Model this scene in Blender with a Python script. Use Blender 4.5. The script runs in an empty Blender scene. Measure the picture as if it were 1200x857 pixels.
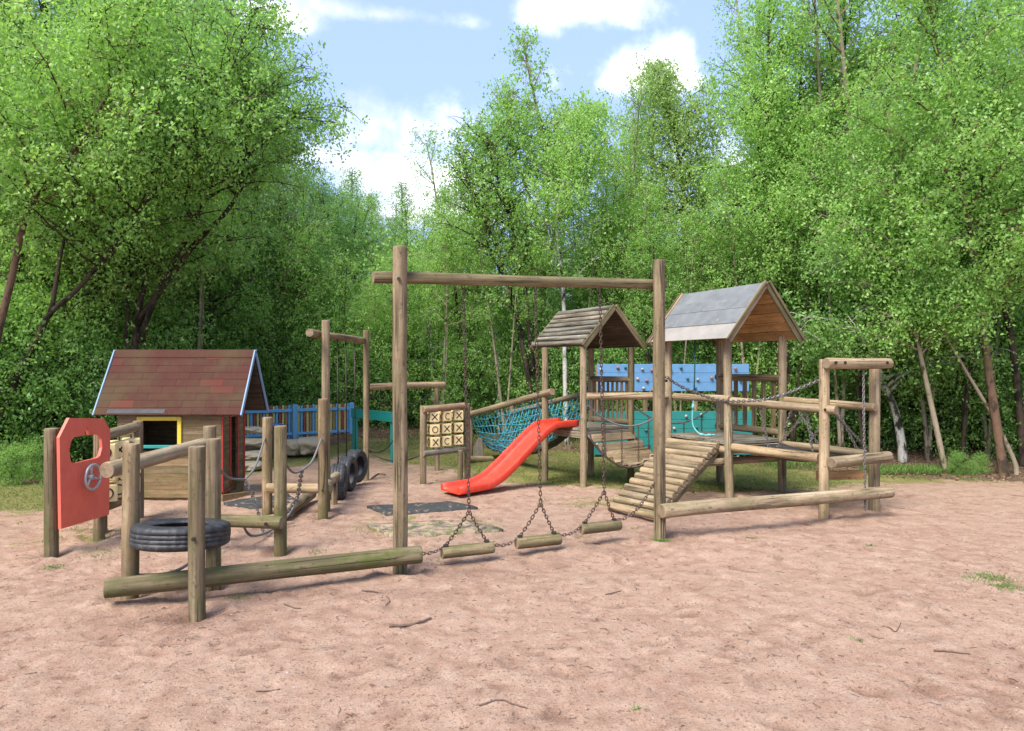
import bpy, math, random
import numpy as np
from mathutils import Vector, Matrix, Quaternion, noise
R = math.radians
sc = bpy.context.scene
COL = sc.collection
EYE = 1.6
F = 800.0

# ------------------------------------------------------------------ camera
cam_d = bpy.data.cameras.new('camera'); cam = bpy.data.objects.new('camera', cam_d); COL.objects.link(cam)
cam.location = (0, 0, EYE); cam.rotation_euler = (R(90), 0, 0)
cam_d.sensor_width = 36; cam_d.lens = 24; cam_d.clip_start = .05; cam_d.clip_end = 2000
sc.camera = cam
sc.render.resolution_x = 1024; sc.render.resolution_y = 731
sc.view_settings.view_transform = 'Standard'; sc.view_settings.look = 'None'
sc.view_settings.exposure = 2.32; sc.view_settings.gamma = 1
sc.cycles.max_bounces = 12; sc.cycles.diffuse_bounces = 8; sc.cycles.transmission_bounces = 8
sc.cycles.use_denoising = True

# ------------------------------------------------------------------ sun and sky
SUN_EL, SUN_AZ = 52.0, -145.0           # azimuth from +Y (away from the camera), negative = left
sd = bpy.data.lights.new('sun', 'SUN'); sun = bpy.data.objects.new('sun', sd); COL.objects.link(sun)
sd.energy = 1.5; sd.angle = R(32); sd.color = (1.0, .94, .84)
dv = Vector((math.sin(R(SUN_AZ))*math.cos(R(SUN_EL)), math.cos(R(SUN_AZ))*math.cos(R(SUN_EL)), math.sin(R(SUN_EL))))
sun.rotation_euler = dv.to_track_quat('Z', 'Y').to_euler()

world = bpy.data.worlds.new('World'); sc.world = world; world.use_nodes = True
wt = world.node_tree; wn = wt.nodes; wl = wt.links
for n in list(wn): wn.remove(n)
def WN(t, **k):
    n = wn.new(t)
    for a, b in k.items(): setattr(n, a, b)
    return n
out = WN('ShaderNodeOutputWorld'); bg = WN('ShaderNodeBackground'); bg.inputs['Strength'].default_value = .15
sky = WN('ShaderNodeTexSky', sky_type='NISHITA', sun_disc=False)
sky.sun_elevation = R(SUN_EL); sky.sun_rotation = R(SUN_AZ); sky.air_density = 1.0; sky.dust_density = .6; sky.ozone_density = 3.0
tc = WN('ShaderNodeTexCoord')
def wdir(px, py):
    return Vector(((px-600)/F, 1, (428.5-py)/F)).normalized()
blobs = [((462, 150), .10, .05), ((455, 210), .13, .06), ((690, 12), .08, .022), ((740, 88), .085, .032), ((450, 18), .10, .014),
         ((330, 20), .06, .02), ((500, 250), .16, .03), ((810, 96), .03, .012), ((980, 190), .2, .05), ((150, 120), .22, .06)]
nz = WN('ShaderNodeTexNoise'); nz.inputs['Scale'].default_value = 7.5; nz.inputs['Detail'].default_value = 8; nz.inputs['Roughness'].default_value = .58
wl.new(tc.outputs['Generated'], nz.inputs['Vector'])
acc = None
for (p, sx, sz) in blobs:
    c = wdir(*p)
    sub = WN('ShaderNodeVectorMath', operation='SUBTRACT'); wl.new(tc.outputs['Generated'], sub.inputs[0]); sub.inputs[1].default_value = c
    mul = WN('ShaderNodeVectorMath', operation='MULTIPLY'); wl.new(sub.outputs[0], mul.inputs[0]); mul.inputs[1].default_value = (1/sx, .5/sx, 1/sz)
    ln = WN('ShaderNodeVectorMath', operation='LENGTH'); wl.new(mul.outputs[0], ln.inputs[0])
    s = WN('ShaderNodeMath', operation='SUBTRACT'); s.inputs[0].default_value = 1.25; wl.new(ln.outputs['Value'], s.inputs[1])
    if acc is None: acc = s
    else:
        m = WN('ShaderNodeMath', operation='MAXIMUM'); wl.new(acc.outputs[0], m.inputs[0]); wl.new(s.outputs[0], m.inputs[1]); acc = m
# broken cloud all round the rest of the sky
nb = WN('ShaderNodeTexNoise'); nb.inputs['Scale'].default_value = 2.3; nb.inputs['Detail'].default_value = 5
mpb = WN('ShaderNodeMapping'); mpb.inputs['Scale'].default_value = (1, 1, 2.2); mpb.inputs['Location'].default_value = (3.1, 0, 1)
wl.new(tc.outputs['Generated'], mpb.inputs['Vector']); wl.new(mpb.outputs[0], nb.inputs['Vector'])
bm_ = WN('ShaderNodeMath', operation='MULTIPLY_ADD'); wl.new(nb.outputs['Fac'], bm_.inputs[0]); bm_.inputs[1].default_value = 5; bm_.inputs[2].default_value = -2.55
sep = WN('ShaderNodeSeparateXYZ'); wl.new(tc.outputs['Generated'], sep.inputs[0])
# the ahead direction has its own clouds: broken field is used away from it
ah = WN('ShaderNodeMath', operation='MULTIPLY_ADD'); wl.new(sep.outputs['Y'], ah.inputs[0]); ah.inputs[1].default_value = -4; ah.inputs[2].default_value = 2.6
mn = WN('ShaderNodeMath', operation='MINIMUM'); wl.new(bm_.outputs[0], mn.inputs[0]); wl.new(ah.outputs[0], mn.inputs[1])
mx = WN('ShaderNodeMath', operation='MAXIMUM'); wl.new(acc.outputs[0], mx.inputs[0]); wl.new(mn.outputs[0], mx.inputs[1])
cl = WN('ShaderNodeMath', operation='MAXIMUM'); wl.new(mx.outputs[0], cl.inputs[0]); cl.inputs[1].default_value = -.8
na = WN('ShaderNodeMath', operation='MULTIPLY_ADD'); wl.new(nz.outputs['Fac'], na.inputs[0]); na.inputs[1].default_value = 4.6; na.inputs[2].default_value = -2.62
ad = WN('ShaderNodeMath', operation='ADD'); wl.new(cl.outputs[0], ad.inputs[0]); wl.new(na.outputs[0], ad.inputs[1])
mr = WN('ShaderNodeMapRange', interpolation_type='SMOOTHSTEP'); mr.inputs['From Min'].default_value = -.35; mr.inputs['From Max'].default_value = 1.35
wl.new(ad.outputs[0], mr.inputs['Value'])
# thin white veil that thickens towards the horizon
hz = WN('ShaderNodeMapRange'); hz.inputs['From Min'].default_value = 0; hz.inputs['From Max'].default_value = .55; hz.inputs['To Min'].default_value = .9; hz.inputs['To Max'].default_value = .85
wl.new(sep.outputs['Z'], hz.inputs['Value'])
m1 = WN('ShaderNodeMix', data_type='RGBA'); wl.new(hz.outputs[0], m1.inputs['Factor']); wl.new(sky.outputs[0], m1.inputs['A']); m1.inputs['B'].default_value = (.66, .87, 1.62, 1)
m2 = WN('ShaderNodeMix', data_type='RGBA'); wl.new(mr.outputs[0], m2.inputs['Factor']); wl.new(m1.outputs['Result'], m2.inputs['A']); nz2 = WN('ShaderNodeTexNoise'); nz2.inputs['Scale'].default_value = 5; nz2.inputs['Detail'].default_value = 6; wl.new(tc.outputs['Generated'], nz2.inputs['Vector'])
shc = WN('ShaderNodeMix', data_type='RGBA'); shm = WN('ShaderNodeMapRange'); shm.inputs['From Min'].default_value = .35; shm.inputs['From Max'].default_value = .6; wl.new(nz2.outputs['Fac'], shm.inputs['Value'])
wl.new(shm.outputs[0], shc.inputs['Factor']); shc.inputs['A'].default_value = (1.35, 1.42, 1.6, 1); shc.inputs['B'].default_value = (3.4, 3.3, 3.2, 1); wl.new(shc.outputs['Result'], m2.inputs['B'])
wl.new(m2.outputs['Result'], bg.inputs['Color']); wl.new(bg.outputs[0], out.inputs['Surface'])

# ------------------------------------------------------------------ materials
class NT:
    def __init__(s, name):
        s.m = bpy.data.materials.new(name); s.m.use_nodes = True
        s.t = s.m.node_tree; s.n = s.t.nodes; s.l = s.t.links
        s.p = s.n['Principled BSDF']; s.out = s.n['Material Output']
    def node(s, t, ins=None, **k):
        n = s.n.new(t)
        for a, b in k.items(): setattr(n, a, b)
        for a, b in (ins or {}).items():
            if hasattr(b, 'is_output'): s.l.new(b, n.inputs[a])
            else: n.inputs[a].default_value = b
        return n
    def coord(s, which='Object', scale=(1, 1, 1), rnd=True):
        c = s.node('ShaderNodeTexCoord').outputs[which]
        if rnd:
            oi = s.node('ShaderNodeObjectInfo')
            r = s.node('ShaderNodeMath', {0: oi.outputs['Random'], 1: 37.0}, operation='MULTIPLY')
            c = s.node('ShaderNodeVectorMath', {0: c, 1: r.outputs[0]}, operation='ADD').outputs[0]
        return s.node('ShaderNodeMapping', {'Vector': c, 'Scale': scale}).outputs[0]
    def noise(s, vec, scale, detail=4, rough=.55, dist=0):
        return s.node('ShaderNodeTexNoise', {'Vector': vec, 'Scale': scale, 'Detail': detail, 'Roughness': rough, 'Distortion': dist}).outputs['Fac']
    def ramp(s, fac, stops, interp='LINEAR'):
        n = s.node('ShaderNodeValToRGB', {'Fac': fac}); n.color_ramp.interpolation = interp
        e = n.color_ramp.elements
        while len(e) < len(stops): e.new(.5)
        for i, (p, c) in enumerate(stops):
            e[i].position = p; e[i].color = (*c, 1) if len(c) == 3 else c
        return n.outputs['Color']
    def mix(s, f, a, b, blend='MIX'):
        n = s.node('ShaderNodeMix', data_type='RGBA', blend_type=blend)
        for k, v in (('Factor', f), ('A', a), ('B', b)):
            if hasattr(v, 'is_output'): s.l.new(v, n.inputs[k])
            else: n.inputs[k].default_value = v if k == 'Factor' else (*v, 1)
        return n.outputs['Result']
    def rng(s, v, a, b, c=0., d=1., smooth=False):
        n = s.node('ShaderNodeMapRange', {'Value': v, 'From Min': a, 'From Max': b, 'To Min': c, 'To Max': d})
        if smooth: n.interpolation_type = 'SMOOTHSTEP'
        return n.outputs[0]
    def math(s, op, a, b=0.):
        return s.node('ShaderNodeMath', {0: a, 1: b}, operation=op).outputs[0]
    def bump(s, h, dist, strength=.6, prev=None):
        n = s.node('ShaderNodeBump', {'Height': h, 'Distance': dist, 'Strength': strength})
        if prev is not None: s.l.new(prev, n.inputs['Normal'])
        return n.outputs[0]
    def done(s, color, rough=.8, normal=None, spec=.3):
        for k, v in (('Base Color', color), ('Roughness', rough), ('Specular IOR Level', spec)):
            if hasattr(v, 'is_output'): s.l.new(v, s.p.inputs[k])
            else: s.p.inputs[k].default_value = (*v, 1) if k == 'Base Color' else v
        if normal is not None: s.l.new(normal, s.p.inputs['Normal'])
        return s.m

def wood(name, c_dark, c_mid, c_light, green=.5, crack=.5, rough=.85):
    """grain runs along the piece's own Z axis"""
    t = NT(name)
    v = t.coord(scale=(22, 22, 1.1)); g = t.noise(v, 1.6, 6, .6, .4)
    v2 = t.coord(scale=(3, 3, 2)); big = t.noise(v2, 1.2, 5, .6)
    st = t.noise(t.coord(scale=(9, 9, .35)), 1.5, 4, .6)
    col = t.ramp(t.math('ADD', t.math('MULTIPLY', g, .6), t.math('MULTIPLY', st, .4)), [(.34, c_dark), (.48, c_mid), (.60, c_light)])
    col = t.mix(t.rng(big, .35, .7, 0, .75), col, tuple(x*.55 for x in c_mid))
    oi = t.node('ShaderNodeObjectInfo').outputs['Random']
    tint = t.ramp(oi, [(0, (.68, .67, .62)), (.5, (1, .98, .93)), (1, (1.0, .90, .76))])
    col = t.mix(.85, col, tint, 'MULTIPLY')
    kn = t.node('ShaderNodeTexVoronoi', {'Vector': t.coord(scale=(7, 7, 3.4)), 'Scale': 1.0, 'Randomness': 1.0}).outputs['Distance']
    col = t.mix(t.rng(kn, .10, .05, 0, .75), col, tuple(x*.3 for x in c_mid))
    # algae near the ground and in patches
    pos = t.node('ShaderNodeNewGeometry').outputs['Position']
    z = t.node('ShaderNodeSeparateXYZ', {0: pos}).outputs['Z']
    low = t.rng(z, .0, .9, 1, .0)
    pn = t.noise(t.coord(scale=(5, 5, 2.2)), 1.5, 6, .65)
    gm = t.math('MULTIPLY', t.rng(pn, .46, .68), t.math('ADD', t.math('MULTIPLY', low, .75), .28))
    gm = t.math('MULTIPLY', gm, green)
    col = t.mix(gm, col, (.085, .095, .026))
    # dark speckle / mould
    mo = t.noise(t.coord(scale=(1, 1, .6)), 34, 5, .7)
    col = t.mix(t.rng(mo, .56, .70, 0, .7), col, (.05, .04, .028))
    # drying cracks
    ck = t.noise(t.coord(scale=(17, 17, .55)), 1.0, 3, .5, .25)
    ckm = t.math('SUBTRACT', 1, t.rng(t.math('ABSOLUTE', t.math('SUBTRACT', ck, .5)), 0, .04, 0, 1))
    gate = t.rng(t.noise(t.coord(scale=(2.2, 2.2, 1)), 1.1, 2), .5, .6)
    ckm = t.math('MULTIPLY', t.math('MULTIPLY', ckm, gate), crack)
    col = t.mix(ckm, col, (.028, .02, .013))
    b = t.bump(g, .004, .6); b = t.bump(t.math('SUBTRACT', 1, ckm), .006, .8, b)
    return t.done(col, rough, b, .25)

M = {}
M['post'] = wood('weathered_post_wood', (.105, .074, .042), (.235, .175, .108), (.375, .298, .20), .85, .9)
M['log'] = wood('pale_turned_log_wood', (.175, .125, .074), (.345, .262, .168), (.495, .398, .275), .6, .8)
M['grey'] = wood('grey_weathered_wood', (.10, .085, .065), (.235, .21, .17), (.40, .365, .305), .35, .5)
M['mossy'] = wood('green_stained_log_wood', (.08, .063, .032), (.175, .143, .078), (.30, .25, .15), 1.3, .9)
M['slab'] = wood('silver_grey_roof_log', (.075, .068, .055), (.19, .175, .145), (.38, .35, .30), .5, .9)
M['dark_wood'] = wood('dark_roof_underside', (.035, .026, .018), (.075, .055, .038), (.13, .10, .07), .2, .3)
M['orange'] = wood('orange_roof_lining_wood', (.36, .20, .09), (.54, .32, .145), (.68, .44, .22), 0, .2)
M['cladding'] = wood('stained_cladding_wood', (.12, .08, .04), (.22, .158, .088), (.32, .24, .145), .9, .2)

def endgrain():
    t = NT('log_end_grain')
    v = t.coord(scale=(1, 1, .001), rnd=False)
    ln = t.node('ShaderNodeVectorMath', {0: v}, operation='LENGTH').outputs['Value']
    n = t.noise(t.coord(scale=(9, 9, 9)), 2, 5)
    rg = t.math('SINE', t.math('ADD', t.math('MULTIPLY', ln, 620), t.math('MULTIPLY', n, 5)))
    col = t.mix(t.rng(rg, -1, 1, 0, .5), (.30, .22, .14), (.16, .105, .06))
    col = t.mix(t.rng(n, .45, .7, 0, .7), col, (.10, .075, .05))
    return t.done(col, .9, t.bump(rg, .001))
M['end'] = endgrain()

def paint(name, c, rough=.5, wear=.4, wearcol=(.45, .40, .33), spec=.4):
    t = NT(name)
    n = t.noise(t.coord(scale=(6, 6, 2)), 2.5, 6, .65)
    col = t.mix(t.rng(n, .3, .75, 0, .35), c, tuple(min(1, x*1.25+.03) for x in c))
    n3 = t.noise(t.coord(scale=(2, 2, 2)), 2.2, 5, .7)
    col = t.mix(t.rng(n3, .45, .75, 0, .3), col, tuple(x*.55 for x in c))
    n2 = t.noise(t.coord(scale=(20, 20, 5)), 3, 5, .7)
    col = t.mix(t.rng(n2, .62, .70, 0, wear), col, wearcol)
    return t.done(col, rough, t.bump(n2, .002), spec)
M['red_board'] = paint('faded_red_board', (.66, .125, .08), .55, .45, (.80, .42, .32))
M['red_trim'] = paint('red_trim_paint', (.42, .035, .03), .55, .3)
M['blue_trim'] = paint('pale_blue_trim_paint', (.20, .31, .44), .6, .7, (.6, .62, .6))
M['yellow_trim'] = paint('yellow_trim_paint', (.62, .47, .04), .5, .3)
M['teal'] = paint('teal_paint', (.012, .235, .205), .5, .3, (.10, .30, .25))
M['wall_blue'] = paint('climbing_wall_blue_paint', (.11, .25, .44), .55, .5, (.3, .42, .55))
M['wall_teal'] = paint('climbing_wall_teal_paint', (.015, .185, .17), .55, .5, (.08, .3, .26))
M['picket_blue'] = paint('picket_blue_paint', (.12, .34, .56), .55, .35)
M['picket_red'] = paint('picket_red_paint', (.30, .06, .035), .6, .35)
M['picket_yellow'] = paint('picket_yellow_paint', (.52, .42, .13), .6, .45)
M['picket_brown'] = paint('picket_brown_paint', (.30, .17, .08), .6, .35)
M['cream'] = paint('cream_block_face', (.74, .60, .29), .5, .3, (.5, .38, .2))
M['ink'] = paint('black_symbol_paint', (.02, .018, .015), .6, .1)
M['metal'] = paint('grey_cast_metal', (.42, .43, .42), .4, .3, (.25, .2, .16)); M['metal'].node_tree.nodes['Principled BSDF'].inputs['Metallic'].default_value = .5
M['hold_a'] = paint('pale_climbing_hold', (.34, .31, .25), .6, .3)
M['hold_b'] = paint('brown_climbing_hold', (.28, .13, .08), .6, .2)
M['hold_c'] = paint('dark_green_climbing_hold', (.02, .14, .12), .6, .2)
M['bin_blue'] = paint('blue_lid_plastic', (.08, .14, .35), .4, .1)
M['dark_inside'] = paint('dark_bin_plastic', (.02, .022, .03), .5, .1)
M['flower_y'] = paint('yellow_petal', (.7, .6, .05), .5, 0)

def slide_mat():
    t = NT('red_slide_plastic')
    n = t.noise(t.coord(scale=(3, 3, 3)), 3, 5, .6)
    col = t.mix(t.rng(n, .4, .75, 0, .35), (.62, .038, .014), (.70, .075, .035))
    s = t.noise(t.coord(scale=(40, 40, 2)), 2, 4, .6)
    col = t.mix(t.rng(s, .55, .72, 0, .45), col, (.62, .22, .16))
    m = t.done(col, t.rng(n, .3, .7, .36, .6), t.bump(s, .0006), .5)
    return m
M['slide'] = slide_mat()

def rubber():
    t = NT('tyre_rubber')
    n = t.noise(t.coord(scale=(8, 8, 8)), 2, 6, .65)
    col = t.ramp(n, [(.3, (.014, .015, .016)), (.55, (.034, .036, .039)), (.75, (.10, .092, .082))])
    return t.done(col, .55, t.bump(t.noise(t.coord(scale=(60, 60, 60)), 2, 3), .0015), .45)
M['rubber'] = rubber()
def mat_rubber(name, dirt):
    t = NT(name)
    n = t.noise(t.coord('Object', (3, 3, 3)), 2.4, 6, .7)
    col = t.mix(t.rng(n, .56-dirt*.2, .66-dirt*.1), (.04, .041, .043), (.36, .25, .185))
    g = t.noise(t.coord('Object', (9, 9, 9)), 2, 5, .7)
    col = t.mix(t.rng(g, .5, .6, 0, dirt), col, (.10, .14, .03))
    return t.done(col, .85, t.bump(n, .004))
M['mat'] = mat_rubber('black_rubber_mat', .12)
M['mat_green'] = mat_rubber('grown_over_rubber_mat', .95)

def chain_mat(name, a, b):
    t = NT(name)
    n = t.noise(t.coord(scale=(20, 20, 20)), 2, 4)
    col = t.mix(t.rng(n, .4, .62), a, b)
    m = t.done(col, .5, None, .5); t.p.inputs['Metallic'].default_value = .55
    return m
M['chain'] = chain_mat('rusty_chain_steel', (.11, .095, .085), (.13, .06, .035))
M['steel'] = chain_mat('galvanised_chain_steel', (.20, .19, .18), (.12, .10, .085))
M['bolt'] = chain_mat('dark_bolt_steel', (.03, .028, .026), (.06, .04, .03))
def rope(name, c, c2):
    t = NT(name)
    w = t.node('ShaderNodeTexWave', {'Vector': t.coord(scale=(60, 60, 60)), 'Scale': 1.2, 'Distortion': 1.5})
    col = t.mix(w.outputs['Fac'], c, c2)
    return t.done(col, .8, t.bump(w.outputs['Fac'], .002))
M['rope_blue'] = rope('turquoise_net_rope', (.03, .23, .31), (.09, .42, .50))
M['rope_teal'] = rope('pale_turquoise_rope', (.10, .38, .40), (.20, .52, .52))
M['rope_dark'] = rope('dark_green_rope', (.01, .05, .045), (.03, .10, .09))
M['rope_grey'] = rope('grey_rope', (.12, .115, .115), (.22, .21, .205))

def shingle():
    t = NT('red_brown_felt_shingle')
    oi = t.node('ShaderNodeObjectInfo').outputs['Random']
    c = t.ramp(oi, [(0, (.056, .017, .012)), (.5, (.062, .019, .013)), (.97, (.069, .021, .014)), (1, (.15, .03, .02))])
    g = t.noise(t.coord(scale=(1, 1, 1)), 260, 3, .7)
    c = t.mix(t.rng(g, .3, .75, 0, .55), c, (.078, .036, .025))
    pn = t.noise(t.node('ShaderNodeNewGeometry').outputs['Position'], 1.8, 6, .65)
    c = t.mix(t.rng(pn, .44, .66, 0, .75), c, (.075, .056, .026))
    return t.done(c, .92, t.bump(g, .002))
M['shingle'] = shingle()
def felt(name, c1, c2):
    t = NT(name)
    n = t.noise(t.coord(scale=(2.5, 2.5, 2.5)), 2, 6, .65)
    c = t.mix(t.rng(n, .35, .7), c1, c2)
    s = t.noise(t.coord(scale=(3, 30, 3)), 1.4, 5, .7)
    c = t.mix(t.rng(s, .58, .72, 0, .4), c, (.42, .38, .32))
    return t.done(c, .85, t.bump(t.noise(t.coord(), 180, 3), .002))
M['felt'] = felt('grey_roofing_felt', (.13, .14, .145), (.19, .20, .205))
M['lead'] = felt('dull_lead_sheet', (.055, .055, .06), (.09, .09, .092))
M['felt_pale'] = felt('bleached_felt_backing', (.24, .225, .205), (.33, .30, .27))

def bark(name, base, dark, dens):
    t = NT(name)
    v = t.coord('Object', (9, 9, 14)); n = t.noise(v, 1.3, 5, .65)
    v2 = t.coord('Object', (3, 3, 1.4)); n2 = t.noise(v2, 2.5, 5, .65)
    col = t.mix(t.rng(n, .3, .7, 0, .5), base, tuple(x*.6 for x in base))
    col = t.mix(t.rng(n2, .62-dens*.25, .70-dens*.2), col, dark)
    col = t.mix(t.rng(t.noise(t.coord('Object', (1, 1, 1)), 2.5, 5), .52, .7, 0, .5), col, (.09, .11, .04))
    return t.done(col, .9, t.bump(n2, .015), .2)
M['bark_dark'] = bark('dark_bark', (.075, .055, .038), (.02, .016, .012), .6)
M['bark_red'] = bark('red_brown_bark', (.17, .105, .066), (.055, .038, .027), .5)
M['bark_pale'] = bark('pale_bark', (.33, .27, .19), (.08, .06, .04), .4)
M['bark_birch'] = bark('white_birch_bark', (.56, .53, .47), (.03, .026, .022), .55)

def leaf(name, ramp_stops, trans=.45, rough=.42):
    t = NT(name)
    a = t.node('ShaderNodeAttribute', attribute_name='tint', attribute_type='GEOMETRY').outputs['Fac']
    oi = t.node('ShaderNodeObjectInfo').outputs['Random']
    f = t.math('ADD', t.math('MULTIPLY', a, .72), t.math('MULTIPLY', oi, .28))
    col = t.ramp(f, ramp_stops)
    t.done(col, rough, None, .35)
    tr = t.node('ShaderNodeBsdfTranslucent')
    tcol = t.mix(1, col, (1.12, 1.2, .7), 'MULTIPLY')
    t.l.new(tcol, tr.inputs['Color'])
    mx = t.node('ShaderNodeMixShader', {0: trans})
    t.l.new(t.p.outputs[0], mx.inputs[1]); t.l.new(tr.outputs[0], mx.inputs[2]); t.l.new(mx.outputs[0], t.out.inputs['Surface'])
    return t.m
M['leaf'] = leaf('birch_leaf', [(0, (.17, .33, .09)), (.45, (.30, .50, .13)), (.8, (.41, .61, .18)), (1, (.56, .69, .36))], .5)
M['leaf_soft'] = leaf('grey_green_leaf', [(0, (.18, .30, .10)), (.5, (.33, .46, .15)), (1, (.50, .62, .27))], .5)
M['leaf_deep'] = leaf('deep_green_leaf', [(0, (.14, .28, .085)), (.5, (.24, .43, .12)), (1, (.38, .57, .18))], .5)
M['grass'] = leaf('grass_blade', [(0, (.09, .15, .03)), (.6, (.17, .24, .05)), (1, (.30, .30, .10))], .35, .6)
M['grass_lush'] = leaf('lush_grass_blade', [(0, (.08, .16, .03)), (.6, (.14, .26, .05)), (1, (.26, .32, .10))], .4, .5)
M['litter'] = leaf('dry_leaf', [(0, (.10, .055, .03)), (.5, (.20, .12, .07)), (1, (.36, .26, .17))], .15, .7)
M['twig'] = paint('dry_twig', (.13, .085, .06), .9, .2)
M['pebble'] = paint('small_stone', (.36, .30, .27), .8, .3)
M['clay'] = paint('sand_clod', (.24, .125, .09), .95, 0)
M['boulder'] = paint('weathered_boulder', (.34, .29, .20), .95, .3, (.2, .18, .10))

def ground_mat():
    t = NT('sand_and_grass_ground')
    pos = t.node('ShaderNodeNewGeometry').outputs['Position']
    at = lambda n: t.node('ShaderNodeAttribute', attribute_name=n, attribute_type='GEOMETRY').outputs['Fac']
    n1 = t.noise(pos, 1.1, 6, .6); n2 = t.noise(pos, 7, 6, .65); n3 = t.noise(pos, 90, 4, .7); n4 = t.noise(pos, 320, 3, .8)
    sand = t.ramp(n2, [(.3, (.28, .163, .108)), (.5, (.385, .247, .174)), (.7, (.465, .33, .245))])
    sand = t.mix(t.rng(n1, .35, .7, 0, .5), sand, (.45, .32, .232))
    redp = t.noise(pos, 2.6, 7, .75); sand = t.mix(t.rng(redp, .52, .70, 0, .65), sand, (.28, .158, .105))
    sand = t.mix(t.rng(n3, .5, .68, 0, .65), sand, (.18, .10, .075))
    sand = t.mix(t.rng(n4, .58, .7, 0, .35), sand, (.50, .41, .34))
    sand = t.mix(t.rng(n4, .42, .30, 0, .3), sand, (.12, .07, .05))
    scuff_shade = at('dent'); sand = t.mix(t.math('MULTIPLY', scuff_shade, t.rng(n3, .3, .7, .35, 1.0)), sand, (.15, .08, .055))  # brown scuffs and painted relief shade darken the sand colour in dents
    gn = t.noise(pos, 5, 7, .72)
    gm = t.rng(t.math('ADD', at('grass'), t.math('MULTIPLY', t.math('SUBTRACT', gn, .5), 2.2)), .42, .62)
    gcol = t.ramp(t.noise(pos, 30, 5, .7), [(.3, (.10, .115, .03)), (.5, (.20, .19, .065)), (.7, (.33, .26, .13))])
    col = t.mix(gm, sand, gcol)
    lm = t.rng(t.math('ADD', at('litter'), t.math('MULTIPLY', t.math('SUBTRACT', gn, .5), 1.6)), .4, .6)
    lcol = t.ramp(t.noise(pos, 24, 5, .75), [(.3, (.045, .03, .02)), (.5, (.13, .082, .055)), (.7, (.25, .175, .125))])
    col = t.mix(lm, col, lcol)
    sp = t.rng(t.noise(pos, 17, 4, .75), .61, .66); sp2 = t.rng(t.noise(pos, 50, 3, .7), .62, .68)
    spk = t.math('MULTIPLY', t.math('MAXIMUM', sp, t.math('MULTIPLY', sp2, .7)), t.math('SUBTRACT', 1, lm))
    col = t.mix(t.math('MULTIPLY', spk, .7), col, (.105, .055, .036))
    b = t.bump(t.math('SUBTRACT', 1, spk), .012, .9); b = t.bump(n2, .03, .4, b); b = t.bump(t.noise(pos, 34, 5, .7), .016, .75, b); b = t.bump(n3, .008, .8, b); b = t.bump(n4, .003, .8, b)
    return t.done(col, .95, b, .15)
M['ground'] = ground_mat()

# ------------------------------------------------------------------ helpers
def W(px, py, d):
    """point at distance d from a measurement in the photograph"""
    return Vector(((px-600)/F*d, d, EYE-(py-428.5)/F*d))
def tag(o, label=None, cat=None, group=None, kind=None):
    if label: o['label'] = label
    if cat: o['category'] = cat
    if group: o['group'] = group
    if kind: o['kind'] = kind
    return o
def thing(name, label, cat, loc=(0, 0, 0), group=None, rz=0):
    o = bpy.data.objects.new(name, None); COL.objects.link(o); o.location = loc; o.rotation_euler.z = rz
    o.empty_display_size = .2
    return tag(o, label, cat, group)
def mesh(name, verts, faces, mats, smooth=False, mi=None):
    me = bpy.data.meshes.new(name); me.from_pydata([tuple(v) for v in verts], [], faces)
    for m in (mats if isinstance(mats, (list, tuple)) else [mats]): me.materials.append(m)
    if mi is not None: me.polygons.foreach_set('material_index', mi)
    if smooth is True: me.polygons.foreach_set('use_smooth', [True]*len(faces))
    elif smooth: me.polygons.foreach_set('use_smooth', smooth)
    me.update(); return me
def link(name, me, parent=None, mat4=None):
    """mat4 is the world placement; root parents only carry a translation (and z turn)"""
    o = bpy.data.objects.new(name, me); COL.objects.link(o)
    m = mat4 if mat4 is not None else Matrix.Identity(4)
    if parent is not None:
        o.parent = parent
        pm = WM(parent); o['_'] = 0; del o['_']
        o.matrix_basis = pm.inverted() @ m
    else: o.matrix_basis = m
    return o
def WM(o):
    m = o.matrix_basis.copy()
    while o.parent: o = o.parent; m = o.matrix_basis @ m
    return m
def frame(p, z, x=None):
    z = Vector(z).normalized()
    if x is None: x = Vector((1, 0, 0)) if abs(z.x) < .8 else Vector((0, 1, 0))
    x = Vector(x); x = (x - z*x.dot(z)).normalized(); y = z.cross(x)
    return Matrix(((x.x, y.x, z.x, p[0]), (x.y, y.y, z.y, p[1]), (x.z, y.z, z.z, p[2]), (0, 0, 0, 1)))
rs = random.Random(5)
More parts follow.
